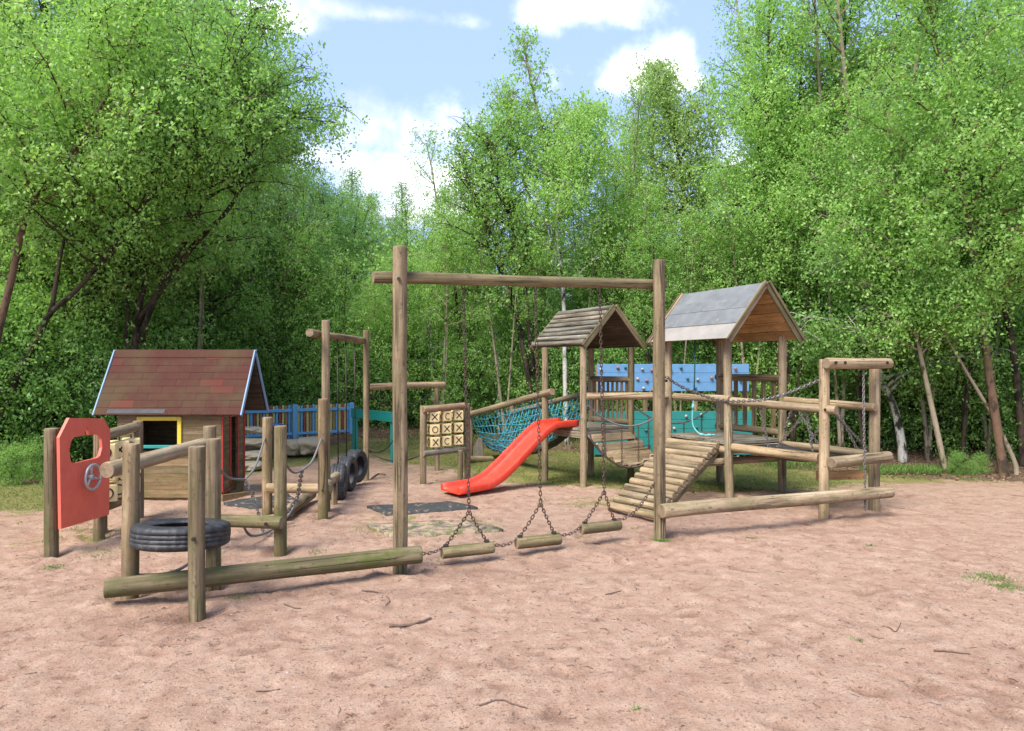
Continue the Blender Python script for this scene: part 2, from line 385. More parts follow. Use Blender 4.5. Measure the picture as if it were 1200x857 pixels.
def log(name, p0, p1, r, mat='post', parent=None, r2=None, n=20, bend=.0, label=None):
    p0, p1 = Vector(p0), Vector(p1); L = (p1-p0).length; r2 = r2 or r
    k = max(3, int(L/.16)); zs = [0, .006] + [.03+(L-.06)*i/k for i in range(k+1)] + [L-.006, L]
    sh = [.93, .985] + [1]*(k+1) + [.985, .93]
    ph = rs.random()*20; V = []; Fc = []; sm = []; mi = []
    for z, s in zip(zs, sh):
        rr = r+(r2-r)*z/L; off = bend*math.sin(math.pi*z/L)
        for i in range(n):
            a = 2*math.pi*i/n
            w = 1+.035*noise.noise((math.cos(a)*1.3+ph, math.sin(a)*1.3, z*1.7))+.018*noise.noise((math.cos(a)*4+ph, math.sin(a)*4, z*3))
            V.append((rr*s*w*math.cos(a)+off, rr*s*w*math.sin(a)+.01*noise.noise((ph, 3, z*.8)), z))
    m = len(zs)
    for j in range(m-1):
        for i in range(n):
            Fc.append((j*n+i, j*n+(i+1) % n, (j+1)*n+(i+1) % n, (j+1)*n+i)); sm.append(True); mi.append(0)
    Fc.append(tuple(reversed(range(n)))); Fc.append(tuple(range((m-1)*n, m*n))); sm += [False]*2; mi += [1, 1]
    me = mesh(name, V, Fc, [M[mat], M['end']], sm, mi)
    o = link(name, me, parent, frame(p0, p1-p0, (rs.uniform(-1, 1), rs.uniform(-1, 1), .1) if not bend else None))
    if label: o['label'] = label
    return o
def post(px_or_x, y, top, parent, r=.055, mat='post', lean=(0, 0), name='post', label=None):
    return log(name, (px_or_x-lean[0], y-lean[1], -.35), (px_or_x, y, top), r, mat, parent, r*.97, label=label)
def box_verts(w, t, L, b=.004):
    x, y = w/2, t/2; b = min(b, x*.4, y*.4, L*.4)
    V = []
    for z, s in ((0, b), (b, 0), (L-b, 0), (L, b)):
        X, Y = x-s, y-s; bb = b
        V += [(X-bb, -Y, z), (X, -Y+bb, z), (X, Y-bb, z), (X-bb, Y, z), (-X+bb, Y, z), (-X, Y-bb, z), (-X, -Y+bb, z), (-X+bb, -Y, z)]
    Fc = []
    for j in range(3):
        for i in range(8): Fc.append((j*8+i, j*8+(i+1) % 8, (j+1)*8+(i+1) % 8, (j+1)*8+i))
    Fc.append(tuple(reversed(range(8)))); Fc.append(tuple(range(24, 32)))
    return V, Fc
_bc = {}
def board(name, p0, p1, w, t, mat, parent, wdir_=(0, 0, 1), share=False, label=None, b=.004):
    """plank from p0 to p1 (centre line), width w along wdir_, thickness t"""
    p0, p1 = Vector(p0), Vector(p1); L = (p1-p0).length
    key = (round(w, 4), round(t, 4), round(L, 3), mat, name)
    if share and key in _bc: me = _bc[key]
    else:
        V, Fc = box_verts(w, t, L, b); me = mesh(name, V, Fc, M[mat] if isinstance(mat, str) else mat); _bc[key] = me
    o = link(name, me, parent, frame(p0, p1-p0, wdir_))
    if label: o['label'] = label
    return o
def tube_geo(pts, r, n=6, closed=False, caps=True, twist=0):
    pts = [Vector(p) for p in pts]; m = len(pts); V = []; Fc = []
    rr = r if isinstance(r, (list, tuple)) else [r]*m
    t = (pts[1]-pts[0]).normalized(); x = Vector((1, 0, 0)) if abs(t.x) < .8 else Vector((0, 1, 0))
    for j in range(m):
        a = pts[j-1] if (j > 0 or closed) else pts[j]; b = pts[(j+1) % m] if (j < m-1 or closed) else pts[j]
        t = (b-a).normalized(); x = (x-t*x.dot(t)).normalized(); y = t.cross(x)
        for i in range(n):
            an = 2*math.pi*i/n+twist*j
            V.append(pts[j]+x*math.cos(an)*rr[j]+y*math.sin(an)*rr[j])
    for j in range(m if closed else m-1):
        for i in range(n):
            j2 = (j+1) % m; Fc.append((j*n+i, j*n+(i+1) % n, j2*n+(i+1) % n, j2*n+i))
    if caps and not closed: Fc.append(tuple(reversed(range(n)))); Fc.append(tuple(range((m-1)*n, m*n)))
    return V, Fc
class Geo:
    def __init__(s): s.V = []; s.F = []; s.mi = []
    def add(s, vf, mi=0):
        V, Fc = vf; b = len(s.V); s.V += [tuple(v) for v in V]; s.F += [tuple(i+b for i in f) for f in Fc]; s.mi += [mi]*len(Fc); return s
    def obj(s, name, mats, parent=None, smooth=False, loc=None):
        L = Vector(loc) if loc is not None else Vector((0, 0, 0))
        V = [Vector(v)-L for v in s.V]
        me = mesh(name, V, s.F, [M[m] for m in (mats if isinstance(mats, (list, tuple)) else [mats])], smooth, s.mi)
        return link(name, me, parent, Matrix.Translation(L))
def bez(p0, p1, sag, n=14, side=(0, 0, 0)):
    p0, p1 = Vector(p0), Vector(p1); s = Vector(side)
    return [p0.lerp(p1, i/n)+Vector((0, 0, -sag*4*(i/n)*(1-i/n)))+s*4*(i/n)*(1-i/n) for i in range(n+1)]
def smooth_path(pts, n=6):
    pts = [Vector(p) for p in pts]; P = [pts[0]*2-pts[1]]+pts+[pts[-1]*2-pts[-2]]; o = []
    for k in range(1, len(P)-2):
        a, b, c, d = P[k-1:k+3]
        for i in range(n):
            t = i/n; o.append(.5*((2*b)+(c-a)*t+(2*a-5*b+4*c-d)*t*t+(3*b-a-3*c+d)*t**3))
    return o+[pts[-1]]
def resample(pts, step):
    L = [0]
    for a, b in zip(pts, pts[1:]): L.append(L[-1]+(b-a).length)
    n = max(2, round(L[-1]/step)); o = []; j = 0
    for i in range(n+1):
        s = L[-1]*i/n
        while j < len(L)-2 and L[j+1] < s: j += 1
        o.append(pts[j].lerp(pts[j+1], (s-L[j])/max(1e-9, L[j+1]-L[j])))
    return o
def chain_geo(pts, pitch=.034, wire=.0042, wid=.011, seg=10):
    P = resample([Vector(p) for p in pts], pitch); g = Geo()
    for k in range(len(P)-1):
        c = (P[k]+P[k+1])/2; d = (P[k+1]-P[k]); L = d.length*.5+wire*1.3; m = frame(c, d, (1, 0, 0) if abs(d.normalized().x) < .8 else (0, 1, 0))
        if k % 2: m = m @ Matrix.Rotation(math.pi/2, 4, 'Z')
        ring = []
        for i in range(seg):
            a = 2*math.pi*i/seg; zz = math.sin(a); ring.append(m @ Vector((math.cos(a)*wid, 0, (L-wid)*(1 if zz > 0 else -1)*(abs(zz) > .3)+wid*zz)))
        g.add(tube_geo(ring, wire, 4, True))
    return g
def bolt(p, d, parent, r=.014):
    g = Geo().add(tube_geo([Vector(p), Vector(p)+Vector(d).normalized()*.012], r, 8)); return g.obj('bolt', 'bolt', parent, False, p)

# ------------------------------------------------------------------ terrain
npr = np.random.default_rng(11)
def vnoise(x, y, scale, seed):
    r = np.random.default_rng(seed); g = r.random((256, 256)); X = x/scale+1000; Y = y/scale+1000
    xi = np.floor(X).astype(int); yi = np.floor(Y).astype(int); fx = X-xi; fy = Y-yi
    fx = fx*fx*(3-2*fx); fy = fy*fy*(3-2*fy); a = g[xi % 256, yi % 256]; b = g[(xi+1) % 256, yi % 256]; c = g[xi % 256, (yi+1) % 256]; d = g[(xi+1) % 256, (yi+1) % 256]
    return (a*(1-fx)+b*fx)*(1-fy)+(c*(1-fx)+d*fx)*fy-.5
def sstep(a, b, v): t = np.clip((v-a)/(b-a), 0, 1); return t*t*(3-2*t)
def base_h(x, y):
    x = np.asarray(x, float); y = np.asarray(y, float)
    h = -.07*np.exp(-(((x+2.35)/.6)**2+((y-5.1)/.28)**2))
    h = h-.07*sstep(8.6, 10, y)*(1-sstep(11.5, 13, y))
    h = h-.05*np.exp(-(((x-.25)/1.2)**2+((y-5.5)/.35)**2))
    r = np.sqrt(x*x+y*y)
    h = h+.25*sstep(12.5, 16, r)+np.clip(r-16, 0, 60)*.028
    h = h+.10*sstep(5.2, 6.2, -x)*sstep(6, 8, y)
    return h
def fine_h(x, y):
    near = 1-sstep(9, 12, np.sqrt(x*x+y*y))
    h = (.018*vnoise(x, y, .9, 1)+.012*vnoise(x, y, .31, 2)+.014*vnoise(x, y, .13, 3)+.012*vnoise(x, y, .055, 4))*(near*.8+.2)
    return h
NF = 760
fpx = npr.uniform(-6.5, 6.5, NF); fpy = npr.uniform(2.4, 8.5, NF); fpa = npr.uniform(0, math.pi, NF); fpd = npr.uniform(.003, .013, NF); fps = npr.uniform(.6, 1.25, NF)
xs = np.concatenate([-np.geomspace(400, 9, 26), np.arange(-8.8, -4.2, .06), np.arange(-4.2, 4.2, .023), np.arange(4.2, 8.8, .06), np.geomspace(9, 400, 26)])
ys = np.concatenate([-np.geomspace(400, 1, 20), np.arange(-.5, 2.4, .25), np.arange(2.4, 6.5, .023), np.arange(6.5, 13, .05), np.geomspace(13.2, 500, 40)])
GX, GY = np.meshgrid(xs, ys, indexing='ij')
H = base_h(GX, GY)+fine_h(GX, GY)
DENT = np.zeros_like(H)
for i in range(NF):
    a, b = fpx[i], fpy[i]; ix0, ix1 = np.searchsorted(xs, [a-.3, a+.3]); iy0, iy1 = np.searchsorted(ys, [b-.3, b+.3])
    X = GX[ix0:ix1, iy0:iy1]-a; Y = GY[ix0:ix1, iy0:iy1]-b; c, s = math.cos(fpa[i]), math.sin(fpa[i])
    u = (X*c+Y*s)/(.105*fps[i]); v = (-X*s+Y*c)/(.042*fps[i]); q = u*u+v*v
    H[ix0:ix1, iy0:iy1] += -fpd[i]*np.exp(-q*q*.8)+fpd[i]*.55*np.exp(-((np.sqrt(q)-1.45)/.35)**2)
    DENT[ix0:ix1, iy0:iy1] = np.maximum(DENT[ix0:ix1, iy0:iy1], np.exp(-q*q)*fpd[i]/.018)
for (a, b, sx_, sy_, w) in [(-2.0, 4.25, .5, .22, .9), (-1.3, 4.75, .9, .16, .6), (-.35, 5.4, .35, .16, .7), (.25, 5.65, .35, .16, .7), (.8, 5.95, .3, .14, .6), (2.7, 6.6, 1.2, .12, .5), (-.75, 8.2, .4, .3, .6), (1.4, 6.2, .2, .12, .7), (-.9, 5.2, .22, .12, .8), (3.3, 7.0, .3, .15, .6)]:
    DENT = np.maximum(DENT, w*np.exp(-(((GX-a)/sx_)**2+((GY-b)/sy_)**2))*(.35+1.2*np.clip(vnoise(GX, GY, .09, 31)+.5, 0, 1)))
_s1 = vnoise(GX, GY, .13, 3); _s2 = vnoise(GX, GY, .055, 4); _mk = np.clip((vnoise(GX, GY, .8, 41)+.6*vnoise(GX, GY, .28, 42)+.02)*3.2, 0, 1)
DENT = np.maximum(DENT, np.clip((-.33-(_s1*.6+_s2*.75))*5.5, 0, 1)*_mk)  # shade of the fine relief, painted as darker sand in small hollows
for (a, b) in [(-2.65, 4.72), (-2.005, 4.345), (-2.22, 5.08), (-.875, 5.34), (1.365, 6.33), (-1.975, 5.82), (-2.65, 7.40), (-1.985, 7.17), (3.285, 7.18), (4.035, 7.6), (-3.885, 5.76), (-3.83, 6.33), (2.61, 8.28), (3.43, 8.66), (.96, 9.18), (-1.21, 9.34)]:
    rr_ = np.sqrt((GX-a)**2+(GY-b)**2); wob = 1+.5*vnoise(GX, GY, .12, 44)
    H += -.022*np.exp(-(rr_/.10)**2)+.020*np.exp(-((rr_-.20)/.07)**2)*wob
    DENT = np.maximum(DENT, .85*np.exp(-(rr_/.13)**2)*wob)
def ground_z(x, y):
    i = min(max(int(np.searchsorted(xs, x)), 1), len(xs)-1); j = min(max(int(np.searchsorted(ys, y)), 1), len(ys)-1)
    fx = (x-xs[i-1])/(xs[i]-xs[i-1]); fy = (y-ys[j-1])/(ys[j]-ys[j-1])
    return float((H[i-1, j-1]*(1-fx)+H[i, j-1]*fx)*(1-fy)+(H[i-1, j]*(1-fx)+H[i, j]*fx)*fy)
def grass_m(x, y):
    yb = np.interp(x, [-7, -5.2, -4.4, -3, -1, 0, .8, 2, 3.5, 5, 6.5, 9], [6.9, 7.2, 9.6, 12.2, 10.8, 9.4, 8.9, 8.4, 8.5, 9.3, 9.6, 9.4])
    g = sstep(-.5, .9, y-yb)
    g = np.maximum(g, .52*np.exp(-(((x-.9)/.7)**2+((y-8.0)/.45)**2)))
    g = np.maximum(g, .42*np.exp(-(((x+1.0)/1.1)**2+((y-6.9)/.8)**2)))
    g = np.maximum(g, .42*np.exp(-(((x+3.9)/1.2)**2+((y-6.2)/.5)**2)))
    return g
def litter_m(x, y):
    yb = np.interp(x, [-8, -6, -5, -3, 0, 3, 4.5, 6, 9], [8, 8.6, 11, 13.5, 12.8, 12, 10.8, 9.9, 9.3])
    l = sstep(-.3, .7, y-yb)
    l = np.maximum(l, .6*np.exp(-(((x-2.3)/.9)**2+((y-8.9)/.35)**2)))
    l = np.maximum(l, .5*np.exp(-(((x-1.1)/.8)**2+((y-9.3)/.3)**2)))
    return np.maximum(l, sstep(18, 20, np.sqrt(x*x+y*y)))
nx, ny = GX.shape
me = bpy.data.meshes.new('ground'); co = np.stack([GX, GY, H], -1).reshape(-1, 3)
idx = np.arange(nx*ny).reshape(nx, ny); q = np.stack([idx[:-1, :-1], idx[1:, :-1], idx[1:, 1:], idx[:-1, 1:]], -1).reshape(-1, 4)
me.vertices.add(len(co)); me.vertices.foreach_set('co', co.ravel().astype(np.float32))
me.loops.add(q.size); me.loops.foreach_set('vertex_index', q.ravel().astype(np.int32))
me.polygons.add(len(q)); me.polygons.foreach_set('loop_start', np.arange(0, q.size, 4, dtype=np.int32)); me.polygons.foreach_set('use_smooth', np.ones(len(q), bool))
me.update(calc_edges=True)
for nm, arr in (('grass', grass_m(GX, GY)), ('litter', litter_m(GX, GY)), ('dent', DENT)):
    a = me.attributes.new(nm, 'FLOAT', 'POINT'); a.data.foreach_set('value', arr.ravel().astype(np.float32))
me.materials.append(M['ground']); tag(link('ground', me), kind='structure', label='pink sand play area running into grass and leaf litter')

def quads_mesh(name, P, A, B, tint, mat):
    """flat four-cornered pieces: centres P, half axes A, B"""
    n = len(P); co = np.empty((n, 4, 3), np.float32); co[:, 0] = P-A; co[:, 1] = P-B*.9; co[:, 2] = P+A; co[:, 3] = P+B
    me = bpy.data.meshes.new(name); me.vertices.add(n*4); me.vertices.foreach_set('co', co.ravel())
    me.loops.add(n*4); me.loops.foreach_set('vertex_index', np.arange(n*4, dtype=np.int32))
    me.polygons.add(n); me.polygons.foreach_set('loop_start', np.arange(0, n*4, 4, dtype=np.int32)); me.update(calc_edges=True)
    a = me.attributes.new('tint', 'FLOAT', 'FACE'); a.data.foreach_set('value', tint.astype(np.float32))
    me.materials.append(M[mat]); return me
def unit(v): return v/np.maximum(1e-9, np.linalg.norm(v, axis=-1, keepdims=True))

# ------------------------------------------------------------------ posts and beams of the hanging log crossing (nearest)
T0 = Vector((-.875, 5.34, 0)); T1 = Vector((1.365, 6.33, 0)); DT = (T1-T0).normalized(); NT_ = Vector((-DT.y, DT.x, 0))
fr = thing('log_crossing', 'tall timber goalpost frame in the middle carrying three hanging chains', 'climbing frame', (T0+T1)/2)
post(T0.x, T0.y, 2.53, fr, .058); post(T1.x, T1.y, 2.58, fr, .056)
b0 = T0-DT*.19+NT_*.10; b1 = T1+DT*.13+NT_*.10; b0.z = 2.29; b1.z = 2.37
log('top_beam', b0, b1, .048, 'mossy', fr, .046)
bolt((T0.x+.0, T0.y-.062, 2.27), (0, -1, 0), fr); bolt((T1.x+.05, T1.y-.05, 1.46), (.6, -1, 0), fr)
labs = ['first short round log hanging on chains, nearest the left tall post', 'middle of the three short round logs hanging on chains', 'third short round log hanging on chains, nearest the right tall post']
ends = []
for i, (px, topy, (jx, jy), (lx, ly), (rx, ry)) in enumerate([(543, 337, (549.7, 599.5), (521, 649), (580.5, 640)), (632, 338, (633.5, 590), (607, 638), (661, 630)), (713, 340, (708, 576), (683, 621.5), (732, 614.5))]):
    cx = (lx+rx)/2; k = (cx-600)/F; t = (k*T0.y-T0.x)/(DT.x-k*DT.y); c = T0+DT*t+NT_*.05; c.z = EYE-((ly+ry)/2-428.5)/F*c.y
    root = thing('hanging_log', labs[i], 'stepping log', c, 'short logs hanging from the top beam')
    h = (.225, .21, .20)[i]; a = c-DT*h; b = c+DT*h
    log('log', a, b, .05, 'mossy', root)
    j = W(jx, jy, c.y); la = a+DT*.035+Vector((0, 0, .055)); lb = b-DT*.06+Vector((0, 0, .055))
    tb = b0.lerp(b1, (c-b0).dot(DT)/(b1-b0).length); tp = Vector((tb.x, tb.y, tb.z-.045))
    tp.x += (px-cx)/F*c.y*.4
    chain_geo([tp, j]).obj('hanging_chain', 'chain', root, loc=c)
    for q_ in (la, lb): chain_geo([j, j.lerp(q_, .5)+Vector((0, 0, -.008)), q_], .03).obj('bridle_chain', 'chain', root, loc=c)
    for q_ in (la, lb):
        g = Geo().add(tube_geo([q_+Vector((0, 0, -.004))+DT*x for x in (-.018, .018)], .018, 8)); g.obj('shackle', 'bolt', root, loc=c)
    ends.append((la, lb))
cp = [T0+Vector((.06, -.02, .17)), *[e for pr in ends for e in pr], T1+Vector((-.05, -.02, .52))]
for i, lb_ in enumerate(['slack chain tying the left tall post to the first hanging log', 'slack chain between the first and middle hanging logs', 'slack chain between the middle and third hanging logs', 'slack chain rising from the third hanging log to the right tall post']):
    a, b = cp[2*i], cp[2*i+1]
    o = chain_geo(bez(a, b, (.05, .055, .055, .10)[i], 10), .03).obj('link_chain', 'chain', None, loc=a); tag(o, lb_, 'chain', 'slack chains between the hanging logs')

# low balance beam, left, with its posts
bl = thing('balance_beam', 'low thick log beam at front left, running to the left tall post', 'balance beam', (-1.7, 4.9, 0))
log('beam', (-2.66, 4.46, .145), (-.70, 5.25, .145), .063, 'mossy', bl, .068)
ts = thing('tyre_step_posts', 'three short upright posts holding a flat tyre at front left', 'posts', (-2.3, 4.7, 0))
post(-2.63, 4.72, 1.06, ts, .056, lean=(.02, 0)); post(-2.005, 4.345, 1.085, ts, .052); post(-2.22, 5.08, 1.055, ts, .053)
bolt((-2.0, 4.29, .51), (0, -1, 0), ts, .012)
rl = thing('handrail_log', 'round log handrail behind the tyre, its cut end facing the camera', 'handrail', (-2.8, 5.4, 0))
log('rail', (-2.875, 4.84, .855), (-2.72, 6.02, .90), .059, 'log', rl); post(-2.70, 6.10, 1.06, rl, .056)

def tyre_mesh(Ro, w, ri, name='tyre'):
    prof = [(ri, -w*.36), (ri+.012, -w*.44), (ri+.35*(Ro-ri), -w*.52), (ri+.7*(Ro-ri), -w*.53), (Ro-.022, -w*.49), (Ro-.006, -w*.43),
            (Ro, -w*.32), (Ro, -w*.22), (Ro-.005, -w*.21), (Ro-.005, -w*.18), (Ro+.001, -w*.15), (Ro+.002, -w*.03), (Ro-.004, -w*.015)]
    prof = prof + [(r, -z) for r, z in reversed(prof)]
    inn = [(ri+.01, w*.33), (ri+.5*(Ro-ri), w*.47), (Ro-.025, w*.38), (Ro-.018, 0), (Ro-.025, -w*.38), (ri+.5*(Ro-ri), -w*.47), (ri+.01, -w*.33)]
    prof += inn; n = 110; V = []; Fc = []; m = len(prof)
    for i in range(n):
        a = 2*math.pi*i/n
        for k, (r, z) in enumerate(prof):
            if k < 26 and 4 <= k <= 21 and i % 3 == 0: r -= .005
            V.append((r*math.cos(a), r*math.sin(a), z))
    for i in range(n):
        for k in range(m): Fc.append((i*m+k, ((i+1) % n)*m+k, ((i+1) % n)*m+(k+1) % m, i*m+(k+1) % m))
    return mesh(name, V, Fc, M['rubber'], True)
ty = link('car_tyre', tyre_mesh(.315, .15, .175), None, Matrix.Translation((-2.285, 4.72, .435)) @ Matrix.Rotation(R(-6), 4, 'X') @ Matrix.Rotation(R(1), 4, 'Y'))
tag(ty, 'black car tyre lying flat between three short posts at front left', 'tyre')
o = Geo().add(tube_geo(smooth_path([W(143, 672, 4.78), W(170, 674, 4.8), W(200, 671, 4.85), W(222, 660, 4.95), W(238, 640, 5.03)]), .011, 6)).obj('foot_rope', 'rope_grey', None, True, (-2.4, 4.9, .2))
tag(o, 'grey rope sagging under the flat tyre at front left', 'rope')

# three rope bridge, receding on the left
rb = thing('rope_bridge', 'chain rope bridge between short posts and cross logs, right of playhouse', 'rope bridge', (-2.3, 6.5, 0))
post(-1.975, 5.82, 1.085, rb, .053, 'mossy'); post(-2.65, 7.40, 1.04, rb, .054); post(-1.985, 7.17, 1.25, rb, .053)
log('cross_log', (-2.66, 5.86, .275), (-1.93, 5.74, .275), .054, 'mossy', rb); log('cross_log', (-2.62, 7.30, .29), (-1.92, 7.27, .29), .052, 'log', rb)
bolt((-2.42, 5.76, .28), (0, -1, 0), rb); bolt((-2.05, 5.69, .28), (0, -1, 0), rb); bolt((-1.97, 7.11, .30), (0, -1, 0), rb, .012); bolt((-2.64, 7.34, .30), (0, -1, 0), rb, .012)
foot = smooth_path([(-2.33, 5.86, .30), (-2.33, 6.02, .12), (-2.30, 6.2, .06), (-2.28, 6.55, .04), (-2.26, 6.95, .10), (-2.24, 7.27, .30)])
jl = Vector((-2.62, 6.70, .48)); jr = Vector((-2.0, 6.50, .60))
def rp(pts, r=.011, nm='rope', mt='rope_grey', par=rb): return Geo().add(tube_geo(smooth_path(pts), r, 6)).obj(nm, mt, par, True, pts[0])
rp([(-2.68, 6.05, .80), (-2.66, 6.38, .56), jl]); rp([jl, (-2.63, 7.0, .57), (-2.66, 7.36, .83)])
rp([(-1.98, 5.87, .80), (-1.99, 6.2, .63), jr]); rp([jr, (-1.99, 6.8, .65), (-1.985, 7.11, .84)])
chain_geo([jl, Vector((-2.45, 6.55, .25)), foot[14]], .034, .005, .012).obj('chain', 'steel', rb, loc=jl)
chain_geo([jr, Vector((-2.12, 6.75, .3)), foot[20]], .034, .006, .015).obj('chain', 'steel', rb, loc=jr)
Geo().add(tube_geo(foot, .012, 6)).obj('foot_rope', 'rope_grey', rb, True, (-2.3, 6, .2))

ll = thing('balance_log', 'log lying on the sand beyond the rope bridge, pointing away', 'balance log', (-2.33, 7.5, 0))
log('log', (-2.34, 6.98, .075), (-2.36, 8.05, .085), .06, 'log', ll)
l2 = thing('balance_log', 'short pale raised log behind the rope bridge posts, beside first hanging tyre', 'balance log', (-2.05, 7.6, 0))
log('log', (-2.03, 7.30, .30), (-2.05, 7.98, .31), .052, 'log', l2)
for y_ in (7.45, 7.85): log('leg', (-2.04, y_, -.2), (-2.04, y_, .27), .035, 'post', l2)

# tyre swing frame behind
sf = thing('overhead_gantry', 'two tall slim posts with a crossbar left of centre, above a row of tyres', 'climbing frame', (-2.1, 8.6, 0))
post(-2.05, 7.52, 2.10, sf, .045); post(-2.11, 9.88, 2.11, sf, .044)
log('top_beam', (-2.165, 7.30, 1.95), (-2.13, 9.80, 1.955), .045, 'post', sf)
tm = tyre_mesh(.225, .17, .13)
for i, (x, y, z, rz, lb_) in enumerate([(-2.10, 8.25, .19, 8, 'black tyre hanging near the sand, nearest of a row of three'), (-2.12, 8.75, .215, -4, 'middle tyre of the row of three hanging on ropes'), (-2.13, 9.28, .235, -14, 'farthest of the three hanging tyres, its hole showing')]):
    root = thing('tyre_swing', lb_, 'tyre', (x, y, 0), 'tyres hanging in a row under the slim frame')
    link('tyre', tm, root, Matrix.Translation((x, y, z)) @ Matrix.Rotation(R(rz), 4, 'Z') @ Matrix.Rotation(R(90), 4, 'Y') @ Matrix.Rotation(i, 4, 'Z'))
    Geo().add(tube_geo([(x, y, z+.2), (x-.01, y, 1.92)], .008, 6)).obj('rope', 'bolt', root, True, (x, y, 1))
# overhead bar right of it
ob = thing('overhead_bar', 'horizontal log bar at shoulder height running right from the slim frame', 'bar', (-1.6, 10.3, 0))
log('bar', (-2.08, 9.92, 1.29), (-1.06, 10.72, 1.30), .05, 'log', ob); post(-1.19, 10.82, 1.37, ob, .04)
for a, b, s, lb_ in [(W(432, 529, 9.9), W(491, 534, 9.4), .11, 'dark sagging rope between slim frame post and the noughts and crosses stand'), (W(432, 528, 9.92), W(461, 516, 11.6), .10, 'dark sagging rope between slim frame post and the teal arch'), (W(434, 463, 9.95), W(508, 458, 10.75), .22, 'dark rope drooping under the overhead log bar')]:
    tag(Geo().add(tube_geo(bez(a, b, s, 12), .011, 6)).obj('rope', 'bolt', None, True, a), lb_, 'rope')

# teal arch
ta = thing('painted_arch', 'low teal painted timber arch with a deep top board', 'arch', (-2.4, 12.2, 0))
A0 = Vector((-2.93, 12.75, 0)); A1 = Vector((-2.04, 11.7, 0)); d_ = (A1-A0).normalized()
board('post', A0+Vector((0, 0, -.3)), A0+Vector((0, 0, .77)), .085, .08, 'teal', ta, d_); board('post', A1+Vector((0, 0, -.3)), A1+Vector((0, 0, .80)), .06, .08, 'teal', ta, d_)
board('top_board', A0-d_*.05+Vector((-.03, -.045, .72)), A1+d_*.04+Vector((-.03, -.045, .72)), .17, .03, 'teal', ta)

# ------------------------------------------------------------------ red steering-wheel board
rbx = thing('play_board', 'faded red play board with car window cutout, far left', 'play panel', (-3.75, 6.0, 0))
post(-3.885, 5.76, 1.07, rbx, .055); post(-3.83, 6.33, .98, rbx, .05)
o_ = [(5.70, .235), (6.34, .215), (6.36, 1.0), (6.26, 1.115), (5.80, 1.155), (5.68, 1.0)]
hole = [(5.82, .78), (5.80, .87), (5.82, .95), (5.86, .985), (5.995, .985), (6.01, 1.035), (6.03, 1.05), (6.045, 1.035), (6.06, .985), (6.20, .97), (6.235, .93), (6.24, .85), (6.21, .78), (6.17, .765), (5.86, .76)]
import bmesh
def prism_with_hole(outer, hole, t, tr):
    bm = bmesh.new(); es = []
    for loop in [outer]+([hole] if hole else []):
        vs = [bm.verts.new((a, b, 0)) for a, b in loop]
        es += [bm.edges.new((vs[i], vs[(i+1) % len(vs)])) for i in range(len(vs))]
    bmesh.ops.triangle_fill(bm, use_beauty=True, use_dissolve=False, edges=es)
    bm.normal_update(); r = bmesh.ops.extrude_face_region(bm, geom=bm.faces[:]); vv = [e for e in r['geom'] if isinstance(e, bmesh.types.BMVert)]
    bmesh.ops.translate(bm, vec=(0, 0, t), verts=vv); bmesh.ops.recalc_face_normals(bm, faces=bm.faces[:])
    V = [tr(v.co) for v in bm.verts]; Fc = [tuple(v.index for v in f.verts) for f in bm.faces]; bm.free(); return V, Fc
bx = lambda y: -3.79+(y-5.68)*.035
Geo().add(prism_with_hole(o_, hole, .025, lambda c: (bx(c.x)-.0+c.z, c.x, c.y))).obj('panel', 'red_board', rbx, False, (-3.75, 6, .6))
sw = Vector((-3.70, 6.03, .615)); g = Geo()
g.add(tube_geo([sw+Vector((0, math.cos(a)*.108, math.sin(a)*.108)) for a in [2*math.pi*i/28 for i in range(28)]], .0125, 8, True))
for k in range(3):
    a = R(100+120*k); g.add(tube_geo([sw+Vector((-.02, 0, 0)), sw+Vector((0, math.cos(a)*.105, math.sin(a)*.105))], .011, 6))
g.add(tube_geo([sw+Vector((-.05, 0, 0)), sw+Vector((.0, 0, 0))], .024, 12))
g.obj('steering_wheel', 'metal', rbx, True, sw)

# ------------------------------------------------------------------ noughts and crosses stands
def symbol_geo(ch, s, x):
    g = Geo(); w = s*.10
    if ch == 'X':
        for sg in (1, -1):
            a = Vector((x, -s*.28, -s*.30*sg)); b = Vector((x, s*.28, s*.30*sg)); n = Vector((0, -(b-a).z, (b-a).y)).normalized()*w*.5
            g.add(([a-n, b-n, b+n, a+n, a-n+Vector((.002, 0, 0)), b-n+Vector((.002, 0, 0)), b+n+Vector((.002, 0, 0)), a+n+Vector((.002, 0, 0))], [(4, 5, 6, 7), (0, 1, 5, 4), (1, 2, 6, 5), (2, 3, 7, 6), (3, 0, 4, 7)]))
    else:
        a0, a1 = (0, 2*math.pi) if ch == 'O' else (R(50), R(310)); n = 28
        P = [Vector((x+.001, math.cos(a0+(a1-a0)*i/n)*s*.27, math.sin(a0+(a1-a0)*i/n)*s*.29)) for i in range(n+(0 if ch == 'O' else 1))]
        g.add(tube_geo(P, w*.42, 4, ch == 'O'))
    return g
